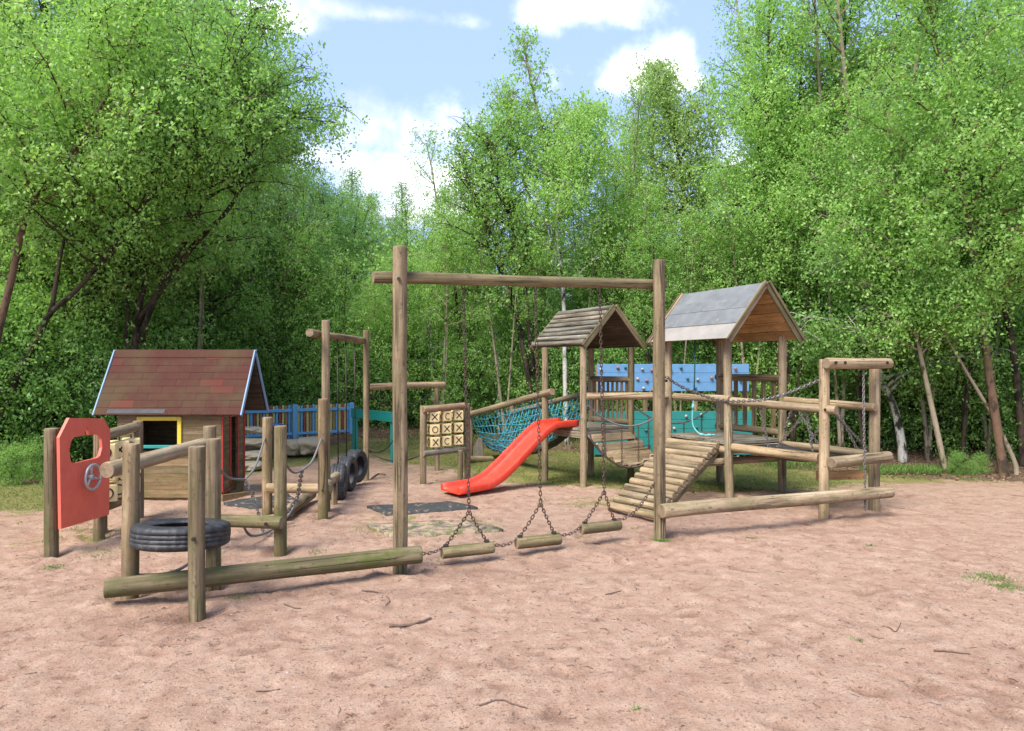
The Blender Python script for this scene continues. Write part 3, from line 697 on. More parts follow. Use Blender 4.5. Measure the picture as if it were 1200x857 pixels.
def oxo(root, A, B, zrows, cube, grid, yaws, cols=(.26, .5, .74)):
    A = Vector(A); B = Vector(B)
    s = cube; V = []; b = .014
    bm = bmesh.new(); bmesh.ops.create_cube(bm, size=s); bmesh.ops.bevel(bm, geom=bm.edges[:], offset=b, segments=2, profile=.6, affect='EDGES')
    V = [v.co.copy() for v in bm.verts]; Fc = [tuple(v.index for v in f.verts) for f in bm.faces]; bm.free(); cm = mesh('cube', V, Fc, M['cream'])
    sym = {ch: None for ch in 'XOC'}
    for r_, z in enumerate(zrows):
        for c_, u in enumerate(cols):
            p = A.lerp(B, u); p.z = z; yaw = R(yaws[c_]+rs.uniform(-7, 7))
            o = link('cube', cm, root, Matrix.Translation(p) @ Matrix.Rotation(yaw, 4, 'Z'))
            for k, ch in enumerate((grid[r_][c_], 'O' if grid[r_][c_] == 'X' else 'X')):
                if sym[ch] is None:
                    g = symbol_geo(ch, s, s/2); sym[ch] = mesh('symbol', [Vector(v) for v in g.V], g.F, M['ink'])
                q = link('symbol', sym[ch], o, Matrix.Translation(p) @ Matrix.Rotation(yaw+R(-90 if k else 0), 4, 'Z'))
    for u in cols:
        p = A.lerp(B, u); Geo().add(tube_geo([(p.x, p.y, zrows[-1]-.12), (p.x, p.y, zrows[0]+.12)], .009, 6)).obj('spindle', 'steel', root, True, p)
ox = thing('noughts_and_crosses', 'noughts and crosses stand in the open, left of the red slide', 'game panel', (-.93, 9.6, 0))
OA = Vector((-1.214, 9.34, 0)); OB = Vector((-.65, 9.92, 0))
post(OA.x, OA.y, 1.05, ox, .046); post(OB.x, OB.y, 1.05, ox, .046); post(-.73, 9.66, .40, ox, .042)
log('rail', (OA.x+.0, OA.y-.05, 1.0), (OB.x-.03, OB.y-.09, 1.02), .047, 'log', ox); log('rail', (OA.x, OA.y-.05, .40), (OB.x-.03, OB.y-.09, .40), .044, 'grey', ox)
oxo(ox, OA, OB, (.89, .715, .54), .143, ['XCX', 'OXX', 'XCX'], (-62, -58, -64), (.22, .48, .76))
ox2 = thing('noughts_and_crosses', 'noughts and crosses stand half hidden behind the red board', 'game panel', (-3.9, 6.7, 0))
PA = Vector((-3.87, 6.46, 0)); PB = Vector((-3.91, 7.14, 0))
post(PB.x, PB.y, 1.02, ox2, .05); post(PA.x-.02, PA.y+.02, .80, ox2, .045)
log('rail', (-3.87, 6.45, .93), (-3.93, 7.15, .96), .05, 'log', ox2); log('rail', (-3.87, 6.45, .26), (-3.93, 7.15, .26), .05, 'log', ox2)
oxo(ox2, PA, PB, (.775, .58, .385), .165, ['OXO', 'XOX', 'OCX'], (-66, -62, -60), (.12, .44, .78))

# ------------------------------------------------------------------ playhouse
ph = thing('playhouse', 'small wooden playhouse with red-brown shingled roof and yellow window frame', 'playhouse', (-4.05, 8.42, 0))
HX0, HX1, HY0, HY1, EZ = -4.68, -3.44, 8.10, 8.76, 1.04
wx0, wx1, wz0, wz1 = -4.39, -3.96, .655, .945
bh = .0935
nb_ = 11
def wall_bd(p0, p1, z): board('wall_board', (*p0, z), (*p1, z), bh-.0005, .022, 'cladding', ph, (0, 0, 1), True)
for i in range(nb_):
    z = .03+bh*(i+.5)
    if z+bh/2 > wz0+.01 and z-bh/2 < wz1-.01:
        wall_bd((HX0, HY0), (wx0, HY0), z); wall_bd((wx1, HY0), (HX1, HY0), z)
    else: wall_bd((HX0, HY0), (HX1, HY0), z)
    wall_bd((HX0, HY1), (HX1, HY1), z); wall_bd((HX0+.012, HY0+.012), (HX0+.012, HY1-.012), z)
    wall_bd((HX1-.012, HY0+.012), (HX1-.012, 8.335), z); wall_bd((HX1-.012, 8.545), (HX1-.012, HY1-.012), z)
    board('wall_board', (HX1-.012, 8.335, z), (HX1-.012, 8.545, z), bh-.005, .02, 'cladding', ph, (0, 0, 1), True) if z > .98 else None
RY, RZ = 8.44, 1.77
for X in (HX0+.012, HX1-.012):                    # gable cladding
    for k in range(6):
        z = EZ+.06+k*.105; hw = (RZ-.05-z)/(RZ-EZ)*.36
        if hw > .03: board('gable_board', (X, RY-hw, z), (X, RY+hw, z), .10, .02, 'orange', ph, (0, 0, 1))
board('floor', (HX0, RY, .02), (HX1, RY, .02), .64, .04, 'cladding', ph, (0, 1, 0))
board('plinth', (HX1+.0, HY0-.02, .02), (HX1+.26, HY0+.30, .01), .10, .05, 'cladding', ph, (0, 0, 1)); 
fy = HY0-.02
for a, b in (((wx0-.025, wz0-.0), (wx0-.025, wz1+.05)), ((wx1+.025, wz0-.0), (wx1+.025, wz1+.05))): board('window_frame', (a[0], fy, a[1]), (b[0], fy, b[1]), .048, .025, 'yellow_trim', ph, (1, 0, 0), True)
board('window_frame', (wx0, fy, wz1+.026), (wx1, fy, wz1+.026), .048, .023, 'yellow_trim', ph)
board('window_sill', (wx0-.05, fy-.012, wz0-.015), (wx1+.05, fy-.012, wz0-.015), .035, .05, 'teal', ph)
fx = HX1+.008
for y_ in (HY0-.0, 8.325, 8.555, HY1): board('corner_trim' if y_ in (HY0, HY1) else 'door_frame', (fx, y_, .10 if y_ < 8.3 else .16), (fx, y_, EZ-.02), .022, .012, 'red_trim', ph, (0, 1, 0))
board('trim', (fx+.004, HY0, .09), (fx+.004, 8.32, .10), .022, .012, 'red_trim', ph)
board('door', (HX1-.06, 8.545, .06), (HX1-.25, 8.47, .06), .0, .0, 'cladding', ph) if False else None
dr = board('door', (HX1-.16, 8.50, .06), (HX1-.16, 8.50, 1.0), .20, .02, 'cladding', ph, (.75, .65, 0), label='brown plank door standing half open')
bolt((HX1-.10, 8.47, .55), (.6, -.7, 0), dr, .012)
# roof slabs, shingles, bargeboards
RX0, RX1 = -4.885, -3.195
for sgn in (-1, 1):
    ey = RY+sgn*.44; e = Vector((0, ey, EZ-.01)); r_ = Vector((0, RY, RZ)); sl = (e-r_); L = sl.length; sd_ = sl.normalized(); nrm = Vector((0, -sd_.z*sgn*-1, 0))
    nrm = Vector((1, 0, 0)).cross(sd_) * (1 if sgn < 0 else -1); nrm = nrm if nrm.z > 0 else -nrm
    rf = board('roof', Vector((RX0, RY, RZ))+sl*.5-nrm*.02, Vector((RX1, RY, RZ))+sl*.5-nrm*.02, L, .024, 'dark_wood', ph, sd_)
    rows = 9; cols_ = 6; rw = L/rows
    for a in range(rows):
        off = (a % 2)*.5
        for b in range(-1, cols_):
            x0 = RX0-.012+(b+off)*(RX1-RX0+.024)/cols_; x1 = x0+(RX1-RX0+.024)/cols_-.0008; x0 = max(x0, RX0-.012); x1 = min(x1, RX1+.012)
            if x1-x0 < .02: continue
            c = Vector((0, RY, RZ))+sd_*(rw*(a+.56))+nrm*(.004+.002*rs.random()); ax = (sd_*1+nrm*.035).normalized()
            board('shingle', (x0, c.y, c.z), (x1, c.y, c.z), rw*1.12, .007, 'shingle', rf, ax, True, b=.002)
    for X in (RX0-.022, RX1+.022):
        board('bargeboard', Vector((X, RY, RZ+.015)), Vector((X, ey, EZ-.03)), .045, .018, 'blue_trim', ph, nrm)
lead = board('roof_patch', (-4.75, RY-.435, EZ+.022), (-4.07, RY-.435, EZ+.022), .055, .006, 'lead', ph, (0, -.5, -.86), label='grey worn strip along the eave')
for sg_ in (-1, 1): board('ridge_cap', (RX0-.01, RY+sg_*.028, RZ-.022), (RX1+.01, RY+sg_*.028, RZ-.022), .11, .008, 'shingle', ph, (0, sg_*.5, -.86))

# ------------------------------------------------------------------ towers
P1 = Vector((.478, 9.88, 0)); P2 = Vector((.96, 9.18, 0)); P4 = Vector((1.68, 9.66, 0)); P3 = Vector((1.20, 10.36, 0))
t1 = thing('play_tower', 'left small play tower with grey log-slab roof, behind the slide', 'play tower', (1.08, 9.77, 0))
for p in (P1, P2, P3, P4): post(p.x, p.y, 1.86, t1, .047, 'log' if p is not P4 else 'mossy')
D1 = .73
def deck(root, A, B, C, D, z, n, mat='grey', t=.035):
    """boards laid from edge A-B to edge D-C"""
    for i in range(n):
        u = (i+.5)/n; a = A.lerp(B, u); b = D.lerp(C, u); w = (B-A).length/n
        board('deck_board', (a.x, a.y, z), (b.x, b.y, z), w-.006, t, mat, root, B-A)
deck(t1, P1, P2, P4, P3, D1, 6)
for a, b in ((P1, P2), (P2, P4), (P4, P3), (P3, P1)): board('joist', (a.x, a.y, D1-.07), (b.x, b.y, D1-.07), .09, .04, 'grey', t1)
def railing(root, A, B, z0, z1, n, w=.045, ext=.0, r=.042, mat='post'):
    d = (B-A).normalized()
    log('top_rail', A-d*ext+Vector((0, 0, z1)), B+d*.02+Vector((0, 0, z1)), r, mat, root); log('bottom_rail', A-d*ext+Vector((0, 0, z0)), B+Vector((0, 0, z0)), r*.95, mat, root)
    for i in range(n):
        p = A.lerp(B, (i+.9)/(n+.8)); board('slat', p+Vector((0, 0, z0-.01)), p+Vector((0, 0, z1)), w, .022, mat, root, d, True)
railing(t1, P3, P4, .80, 1.40, 8, .04)
def hip_pts(N, Fp, side, half, drop): return
def gable_roof(root, N, Fp, side, half, drop, kind):
    """ridge N (near) to Fp (far); side = horizontal unit vector across"""
    N, Fp, side = Vector(N), Vector(Fp), Vector(side).normalized(); ax = (Fp-N).normalized()
    for sg in (-1, 1):
        e = side*half*sg+Vector((0, 0, -drop)); L = e.length; sd_ = e.normalized(); nr = ax.cross(sd_).normalized(); nr = nr if nr.z > 0 else -nr
        if kind == 'slab':
            base = board('roof_deck', N+e*.5-nr*.012, Fp+e*.5-nr*.012, L, .014, 'dark_wood', root, sd_)
            for k in range(8):
                c = sd_*(L*(k+.55)/8)+nr*.020; j = rs.uniform(-.02, .02)
                V = []; n = 10
                s0, s1 = N+c-ax*(.02+j), Fp+c+ax*(.02-j)
                lg = log('roof_slab', s0, s1, .037, 'slab', root, n=12)
        else:
            for k in range(6):
                board('roof_board', N+sd_*(L*(k+.5)/6), Fp+sd_*(L*(k+.5)/6), L/6-.006, .018, 'orange', root, sd_)
            board('roofing_felt', N-ax*.02+sd_*L*.37+nr*.018, Fp+ax*.02+sd_*L*.37+nr*.018, L*.74, .006, 'felt', root, sd_+nr*.01)
            board('felt_edge', N-ax*.015+sd_*L*.86+nr*.013, Fp+ax*.015+sd_*L*.86+nr*.013, L*.30, .006, 'felt_pale', root, sd_)
            board('felt_overlap', N-ax*.018+sd_*L*.36+nr*.024, Fp+ax*.018+sd_*L*.36+nr*.024, L*.20, .004, 'felt', root, sd_)
        for P_ in (N, Fp):
            s_ = -1 if P_ is N else 1
            board('bargeboard', P_+ax*s_*.035+nr*.0, P_+ax*s_*.035+e*1.04+nr*0, .075, .028, 'mossy' if kind == 'slab' or sg > 0 else 'log', root, nr)
            if kind != 'slab': board('bargeboard', P_+ax*s_*.062+nr*.035, P_+ax*s_*.062+e*1.06+nr*.035, .035, .02, 'mossy', root, nr)
R1N = Vector((1.385, 9.31, 2.41)); R1F = Vector((.76, 10.42, 2.41)); sd1 = Vector((R1F.y-R1N.y, -(R1F.x-R1N.x), 0))
gable_roof(t1, R1N, R1F, sd1, .50, .54, 'slab')
R2N = Vector((3.04, 8.24, 2.59)); R2F = Vector((2.43, 9.56, 2.59)); sd2 = Vector((R2F.y-R2N.y, -(R2F.x-R2N.x), 0))
Q2 = Vector((2.61, 8.28, 0)); Q4 = Vector((3.43, 8.66, 0)); Q1 = Vector((2.13, 9.31, 0)); Q3 = Vector((2.95, 9.69, 0))
t2 = thing('play_tower', 'right larger play tower with grey felt roof and orange lining', 'play tower', (2.78, 8.98, 0))
for p in (Q1, Q2, Q3, Q4): post(p.x, p.y, 1.97, t2, .052, 'log', lean=(-.03, 0) if p is Q2 else (0, 0))
D2 = .655
deck(t2, Q1, Q2, Q4, Q3, D2, 8, 'grey', .04)
for a, b in ((Q1, Q2), (Q2, Q4), (Q4, Q3), (Q3, Q1)): log('joist', (a.x, a.y, D2-.085), (b.x, b.y, D2-.085), .048, 'log', t2)
log('brace_log', (2.36, 8.27, .42), (3.5, 8.74, .42), .045, 'log', t2)
railing(t2, Q3, Q4, .745, 1.435, 6, .07, .06, .048)
log('side_rail', (2.17, 9.12, 1.19), (2.62, 8.20, 1.19), .046, 'log', t2)
gable_roof(t2, R2N, R2F, sd2, .56, .67, 'felt')
bolt(Q2+Vector((-.02, -.055, 1.17)), (0, -1, 0), t2, .02)
# link rail between the towers
tag(log('link_rail', (.99, 9.10, 1.19), (2.10, 9.20, 1.19), .048, 'log', None), 'pale horizontal log rail joining the two play towers', 'handrail')

# slide
sl = thing('slide', 'red plastic slide curving down from the left tower onto the sand', 'slide', (-.02, 8.95, 0))
S0 = Vector((.80, 9.60, 0)); S1 = Vector((-.755, 8.33, 0)); sdv = (S1-S0).normalized(); spv = Vector((-sdv.y, sdv.x, 0)); SL = (S1-S0).length
prof = smooth_path([Vector((s, 0, z)) for s, z in [(0, .775), (.30, .775), (.44, .755), (.60, .67), (.83, .505), (1.08, .32), (1.30, .175), (1.46, .105), (1.60, .078), (SL, .065)]], 4)
cs = [(-.200, -.016), (-.206, .0), (-.206, .058), (-.200, .070), (-.188, .074), (-.181, .060), (-.174, .073), (-.164, .066), (-.156, .036), (-.145, .015), (-.11, .002), (-.04, -.002), (.04, -.002), (.11, .002), (.145, .015), (.156, .036), (.164, .066), (.174, .073), (.181, .060), (.188, .074), (.200, .070), (.206, .058), (.206, .0), (.200, -.016)]
V = []; Fc = []; m = len(cs)
for j, p in enumerate(prof):
    a = prof[max(j-1, 0)]; b = prof[min(j+1, len(prof)-1)]; tg = (b-a).normalized(); nn = Vector((-tg.z, 0, tg.x))
    for v, h in cs:
        w = Vector((p.x, 0, p.z))+nn*h; V.append(S0+sdv*w.x+spv*v+Vector((0, 0, w.z)))
for j in range(len(prof)-1):
    for i in range(m): Fc.append((j*m+i, (j+1)*m+i, (j+1)*m+(i+1) % m, j*m+(i+1) % m))
Fc.append(tuple(range(m))); Fc.append(tuple(reversed(range((len(prof)-1)*m, len(prof)*m))))
Geo().add((V, Fc)).obj('chute', 'slide', sl, [True]*(len(Fc)-2)+[False]*2, (0, 9, .4))
for v in (-.13, .13): board('leg', S1-sdv*.12+spv*v+Vector((0, 0, -.2)), S1-sdv*.12+spv*v+Vector((0, 0, .045)), .05, .03, 'slide', sl)

# net bridge
nbg = thing('net_bridge', 'turquoise rope net bridge slung between two sloping logs behind the slide', 'net bridge', (0, 11, 0))
NA0, NA1 = Vector((.515, 9.78, 1.205)), Vector((-.73, 12.0, .745)); NB0, NB1 = Vector((1.20, 10.36, 1.19)), Vector((-.01, 12.5, .745))
log('handrail', NA0+(NA0-NA1).normalized()*.12, NA1, .05, 'log', nbg); log('handrail', NB0, NB1, .045, 'log', nbg)
post(-.74, 12.05, .86, nbg, .05); post(0, 12.55, .86, nbg, .05)
g = Geo(); g2 = Geo(); NL = 22; ribs = []
for i in range(NL+1):
    u = i/NL; a = NA0.lerp(NA1, u); b = NB0.lerp(NB1, u); c = a.lerp(b, .5); floor_z = .66*(1-u)+.20*u-.42*4*u*(1-u)*.62; c.z = floor_z
    left = a.lerp(b, .34); right = a.lerp(b, .66); left.z = right.z = floor_z+.02
    P = []
    for k in range(7): q = a.lerp(left, k/6); q.z -= .05*math.sin(math.pi*k/6); P.append(q)
    P.append(c)
    for k in range(7): q = right.lerp(b, k/6); q.z -= .05*math.sin(math.pi*k/6); P.append(q)
    P = [p+Vector((rs.uniform(-.016, .016), rs.uniform(-.016, .016), rs.uniform(-.012, .012))) for p in P]
    ribs.append(P); g.add(tube_geo(P, .0085, 5))
    for p in P[1:-1]: g.add(tube_geo([p+Vector((-.014, 0, .004)), p+Vector((.014, 0, -.004))], .015, 5))
for k in range(1, 14):
    if k == 7: continue
    g.add(tube_geo([r[k] for r in ribs], .0075, 5))
g.obj('net', 'rope_blue', nbg, True, (0, 11, .6))
g2.add(([v for r in ribs for v in (r[6]+Vector((0, 0, -.02)), r[8]+Vector((0, 0, -.02)), r[8]+Vector((0, 0, -.045)), r[6]+Vector((0, 0, -.045)))],
        [(4*i+a_, 4*i+(a_+1) % 4, 4*i+4+(a_+1) % 4, 4*i+4+a_) for i in range(NL) for a_ in range(4)]))
g2.obj('foot_mat', 'mat', nbg, False, (0, 11, .6))
tag(log('edging_log', W(548, 538, 11.6), W(577, 538, 11.9), .055, 'log', None), 'low horizontal log behind the noughts and crosses stand', 'log')
st = Geo()
c0 = W(561, 533, 11.9); 
st.add(([Vector((c0.x+x, c0.y+y, z)) for x, y, z in [(-.09, -.05, -.1), (.09, -.05, -.1), (.09, .06, -.1), (-.09, .06, -.1), (-.09, -.05, .16), (.09, -.05, .16), (.09, .06, .16), (-.09, .06, .16), (-.01, -.05, .33), (.06, -.05, .33), (.06, .06, .33), (-.01, .06, .33)]],
        [(0, 1, 5, 4), (1, 2, 6, 5), (2, 3, 7, 6), (3, 0, 4, 7), (4, 5, 9, 8), (5, 6, 10, 9), (6, 7, 11, 10), (7, 4, 8, 11), (8, 9, 10, 11)]))
tag(st.obj('stump_seat', 'grey', None, False, c0), 'pale sawn stump with slanted back behind the noughts and crosses stand', 'stump')

# plank bridge between towers
pb = thing('plank_bridge', 'sagging plank bridge hung on chains between the two towers', 'bridge', (1.9, 9.4, 0))
NPk = 11
def bridge_pt(a, b, u, z0, z1, sag): p = a.lerp(b, u); p.z = z0+(z1-z0)*u-sag*4*u*(1-u); return p
ba0, ba1, bb0, bb1 = P2+Vector((.06, 0, 0)), Q1, P4, Q3-Vector((.06, 0, 0))
for i in range(NPk):
    u = (i+.6)/(NPk+.3); a = bridge_pt(ba0, ba1, u, .70, .62, .40); b = bridge_pt(bb0, bb1, u, .70, .62, .40)
    a2 = bridge_pt(ba0, ba1, u+.02, .70, .62, .40); wv = a2-bridge_pt(ba0, ba1, u-.02, .70, .62, .40)
    board('plank', a, b, .105, .03, 'log', pb, wv)
for (a, b, s) in ((ba0, ba1, 0), (bb0, bb1, 0)):
    low = [bridge_pt(a, b, k/24, .69, .61, .40)+Vector((0, -.02, -.025)) for k in range(25)]
    Geo().add(tube_geo(low, .016, 6)).obj('edge_cable', 'chain', pb, True, a)
    top = [bridge_pt(a, b, k/24, 1.07, 1.05, .28) for k in range(25)]
    Geo().add(tube_geo(top, .012, 6)).obj('hand_cable', 'rope_grey' if a is ba0 else 'steel', pb, True, a)
    for k in (5, 10, 15, 20): chain_geo([top[k], low[k]], .034, .004, .010, 8).obj('hanger_chain', 'chain', pb, loc=top[k])

# ramp
rp_ = thing('ramp', 'sloping ramp of pale round rungs up to the right tower', 'ramp', (1.8, 7.9, 0))
RT1, RT2, RB1, RB2 = Vector((2.04, 8.90, .615)), Vector((2.50, 8.33, .615)), Vector((1.07, 7.44, .075)), Vector((1.47, 6.95, .07))
for i in range(13):
    u = i/12; a = RT1.lerp(RB1, u); b = RT2.lerp(RB2, u); e = (b-a).normalized()*rs.uniform(0, .02); log('rung', a-e, b+e, .043, 'log', rp_, n=14)
sv = (RB2-RT2)
for a, b in ((RT2, RB2), (RT1, RB1)):
    board('stringer', a+Vector((-.0, .03, -.075)), b+Vector((0, .03, -.06)), .07, .05, 'mossy', rp_)

# rope from tower roof
hr = thing('climbing_rope', 'thin rope hanging from right tower roof, its turquoise end coiled on the deck', 'rope', (2.4, 8.9, .7))
dR = 8.75
Geo().add(tube_geo([W(814.5, 392, dR), W(814, 440, dR), W(813, 468, dR)], .009, 6)).obj('upper_rope', 'rope_dark', hr, True, W(814, 440, dR))
pth = smooth_path([W(813, 466, dR), W(811.5, 485, dR), W(812, 498, dR), W(816, 505, dR-.03), W(822, 509.5, dR-.1), W(830, 510, dR-.14), W(838, 509.5, dR-.14)])
Geo().add(tube_geo(pth, .010, 8)).add(tube_geo([W(812.3, 474, dR), W(812, 480, dR)], .017, 8)).add(tube_geo([W(820, 509, dR-.1), W(825, 510, dR-.12)], .018, 8)).add(tube_geo([W(829, 510, dR-.14), W(834, 510, dR-.14)], .018, 8)).obj('lower_rope', 'rope_teal', hr, True, W(812, 500, dR))

# ------------------------------------------------------------------ trampoline walk and end frame
R1 = Vector((3.285, 7.18, 0)); R2 = Vector((4.035, 7.60, 0))
ef = thing('end_frame', 'square timber end frame at right with four stacked crossing logs', 'climbing frame', (3.65, 7.4, 0))
post(R1.x, R1.y, 1.665, ef, .053, 'log'); post(R2.x, R2.y, 1.62, ef, .058, 'log')
log('top_beam', (3.26, 7.09, 1.625), (4.12, 7.45, 1.625), .057, 'log', ef); 
log('middle_beam', (3.30, 7.06, .595), (4.13, 7.48, .60), .06, 'log', ef)
board('low_plank', (3.46, 7.75, .35), (4.05, 7.82, .35), .10, .04, 'orange', ef)
for x, y in ((3.34, 7.05), (3.47, 7.12), (4.04, 7.36)): bolt((x, y-.003, 1.63), (.3, -1, 0), ef, .016)
bolt(R1+Vector((-.02, -.055, 1.14)), (0, -1, 0), ef, .014)
lbm = thing('balance_beam', 'low thick log beam at right, from the right tall post to the end frame', 'balance beam', (2.8, 6.7, 0))
log('beam', (1.36, 6.22, .275), (3.98, 7.18, .275), .066, 'log', lbm, .063); post(1.49, 6.36, .24, lbm, .03) if False else None
o = chain_geo([W(1011.7, 431, 7.3), W(1012.5, 500, 7.12), W(1014, 598, 7.05)], .03, .0048, .010).obj('hanging_chain', 'steel', None, loc=(3.6, 7.1, 1)); tag(o, 'grey chain hanging straight down inside the end frame at right', 'chain')
tw = thing('trampoline_walk', 'black rubber walkway between logs joining right tower to end frame', 'walkway', (3.35, 7.9, 0))
Qa, Qb = Q2+Vector((.04, -.06, 0)), Q4+Vector((.04, -.04, 0))
dv_ = (R1-Q2).normalized()
log('edge_log', Vector((2.66, 8.22, .615)), Vector((3.27, 7.26, .615)), .052, 'log', tw); log('edge_log', Vector((3.44, 8.62, .60)), Vector((4.02, 7.62, .60)), .048, 'log', tw)
log('handrail', Vector((2.63, 8.19, 1.17)), Vector((3.36, 7.07, 1.14)), .047, 'log', tw); log('handrail', Vector((3.44, 8.60, 1.16)), Vector((4.00, 7.50, 1.14)), .045, 'log', tw)
V = []; Fc = []; nu, nv = 16, 10
for i in range(nu+1):
    for j in range(nv+1):
        u, v = i/nu, j/nv; a = Vector((2.70, 8.24, .63)).lerp(Vector((3.30, 7.26, .63)), u); b = Vector((3.40, 8.56, .62)).lerp(Vector((3.96, 7.62, .62)), u)
        p = a.lerp(b, v); p.z -= .12*4*u*(1-u)*(.55+.45*4*v*(1-v))-.004; V.append(p)
nn = len(V); V += [p+Vector((0, 0, -.018)) for p in V]
for i in range(nu):
    for j in range(nv):
        a = i*(nv+1)+j; Fc.append((a, a+nv+1, a+nv+2, a+1)); Fc.append((nn+a+1, nn+a+nv+2, nn+a+nv+1, nn+a))
for j in range(nv):
    for a in (j, nu*(nv+1)+j): Fc.append((a, a+1, nn+a+1, nn+a))
for i in range(nu):
    for a in (i*(nv+1), i*(nv+1)+nv): Fc.append((a, a+nv+1, nn+a+nv+1, nn+a))
Geo().add((V, Fc)).obj('rubber_mat', 'rubber', tw, True, (3.3, 7.9, .6))
def L3(a, b, u, dz=0): p = Vector(a).lerp(Vector(b), u); p.z += dz; return p
ra, rbb = (2.63, 8.19, 1.13), (3.36, 7.07, 1.10); ea, eb = (2.66, 8.22, .66), (3.27, 7.26, .66)
ra2, rb2 = (3.44, 8.60, 1.12), (4.00, 7.50, 1.10); ea2, eb2 = (3.44, 8.62, .64), (4.02, 7.62, .64)
for (p, q) in [(L3(ra, rbb, .75), L3(ea, eb, .52)), (L3(ra, rbb, .75), L3(ea, eb, .93)), (L3(ra2, rb2, .12), L3(ea2, eb2, .42)), (L3(ra2, rb2, .55), L3(ea2, eb2, .3)), (L3(ra2, rb2, .6), L3(ea2, eb2, .85)),
               (L3(ra, rbb, .98), L3(ea2, eb2, .97)), (L3(ra2, rb2, .1), L3(ea2, eb2, -.05)), (L3(ra, rbb, .3), L3(ea, eb, .45))]:
    chain_geo([p, q], .032, .0055, .012, 8).obj('chain', 'steel', tw, loc=p)
hc = [W(780.5, 441.5, 6.27), W(798, 453, 6.4), W(834, 467, 6.6), W(851, 469.8, 6.7), W(868, 470.3, 6.78), W(897, 468, 6.9), W(924, 460.5, 7.02), W(961, 445, 7.14)]
o = chain_geo(smooth_path(hc), .034, .005, .012).obj('handrail_chain', 'steel', None, loc=hc[0]); tag(o, 'long sagging chain from the right tall post across to the end frame', 'chain')

# ------------------------------------------------------------------ climbing wall
cw = thing('climbing_wall', 'long board climbing wall, blue above and teal below, behind the towers', 'climbing wall', (2.8, 12.2, 0))
CY = 12.2; CX0, CX1 = 1.47, 4.24
for k in range(3): board('blue_board', (CX0+.05, CY, 1.22+.163*k), (CX1, CY+.02, 1.22+.163*k), .158, .03, 'wall_blue', cw)
for k in range(5): board('teal_board', (CX0-.04, CY, .01+.157*k+.07), (CX1+.06, CY+.02, .01+.157*k+.07), .152, .03, 'wall_teal', cw)
for x in (1.55, 2.4, 3.3, 4.18): post(x, CY+.08, 1.60, cw, .05)
hm = []
for mt in ('hold_a', 'hold_b', 'hold_c'):
    bm = bmesh.new(); bmesh.ops.create_icosphere(bm, subdivisions=2, radius=.028)
    for v in bm.verts: v.co *= 1+.35*noise.noise(v.co*30+Vector((len(hm)*9, 0, 0))); v.co.y *= .7
    hm.append(mesh('climbing_hold', [v.co.copy() for v in bm.verts], [tuple(v.index for v in f.verts) for f in bm.faces], M[mt], True)); bm.free()
for i, (px, py) in enumerate([(704, 433), (724, 431), (733, 431), (753, 433), (764, 434), (798, 431), (747, 444), (758, 446), (806, 444), (818, 445), (834, 443), (786, 434), (754, 455), (765, 457), (815, 455), (772, 446), (862, 432), (868, 446),
                             (757, 504), (790, 502), (816, 501), (700, 521), (760, 522), (804, 488), (830, 515), (780, 515), (868, 500), (822, 486), (840, 520), (712, 505)]):
    w = W(px, py, CY-.03); link('climbing_hold', hm[i % 3 if py < 480 else (0 if i % 2 else 2)], cw, Matrix.Translation(w) @ Matrix.Rotation(i, 4, 'Y'))

# ------------------------------------------------------------------ picket fence
pf = thing('picket_fence', 'low picket fence in blue, red and yellow behind the playhouse', 'fence', (-4.6, 13.6, 0))
FA = Vector((-5.55, 13.0, 0)); FB = Vector((-3.40, 14.4, 0)); npk = 44; fd = (FB-FA).normalized(); FA2 = FA-fd*.9; npk = 58
pat = ['picket_blue', 'picket_red', 'picket_yellow', 'picket_brown', 'picket_blue', 'picket_yellow', 'picket_red', 'picket_yellow']
bzf = float(base_h(-4.5, 13.7))-.13
for i in range(npk):
    p = FA2.lerp(FB, i/(npk-1)); h = .80+rs.uniform(-.012, .012)
    board('picket', p+Vector((0, 0, -.1)), p+Vector((0, 0, h)), .044, .018, pat[i % 8], pf, fd, False)
for z in (.70, .23): board('rail', FA2+Vector((.02, -.035, z)), FB+Vector((.02, -.035, z)), .06 if z > .5 else .05, .03, 'picket_blue', pf)
board('base_board', FA2+Vector((.05, -.06, .09)), FB+Vector((.05, -.06, .09)), .10, .02, 'blue_trim', pf)
for u in (.0, .33, .66, 1): p = FA2.lerp(FB, u)+Vector((.03, -.06, 0)); board('post', p+Vector((0, 0, -.3)), p+Vector((0, 0, .82)), .09, .07, 'picket_blue', pf, fd)

# boulders, fallen log and bin in front of the fence
def boulder_mesh(seed, sx, sy, sz, mat='boulder'):
    bm = bmesh.new(); bmesh.ops.create_icosphere(bm, subdivisions=4, radius=1)
    for v in bm.verts:
        n = noise.noise(v.co*1.3+Vector((seed*7, 0, 0)))*.35+noise.noise(v.co*3+Vector((0, seed*5, 0)))*.16+noise.noise(v.co*8+Vector((seed, 0, 0)))*.06
        s = 1+n; v.co = Vector((max(-.8, min(.8, v.co.x*s))*sx, v.co.y*s*sy, max(-.75, min(.75, v.co.z*s))*sz*1.2))
    me = mesh('boulder', [v.co.copy() for v in bm.verts], [tuple(v.index for v in f.verts) for f in bm.faces], M[mat], True); bm.free(); return me
stl = ['flat top slab of the stack behind the playhouse, beside the dark bin', 'second slab from the top of the weathered stack behind the playhouse', 'third slab down in the weathered stack behind the playhouse', 'lowest slab of the weathered stack behind the playhouse, on the sand']
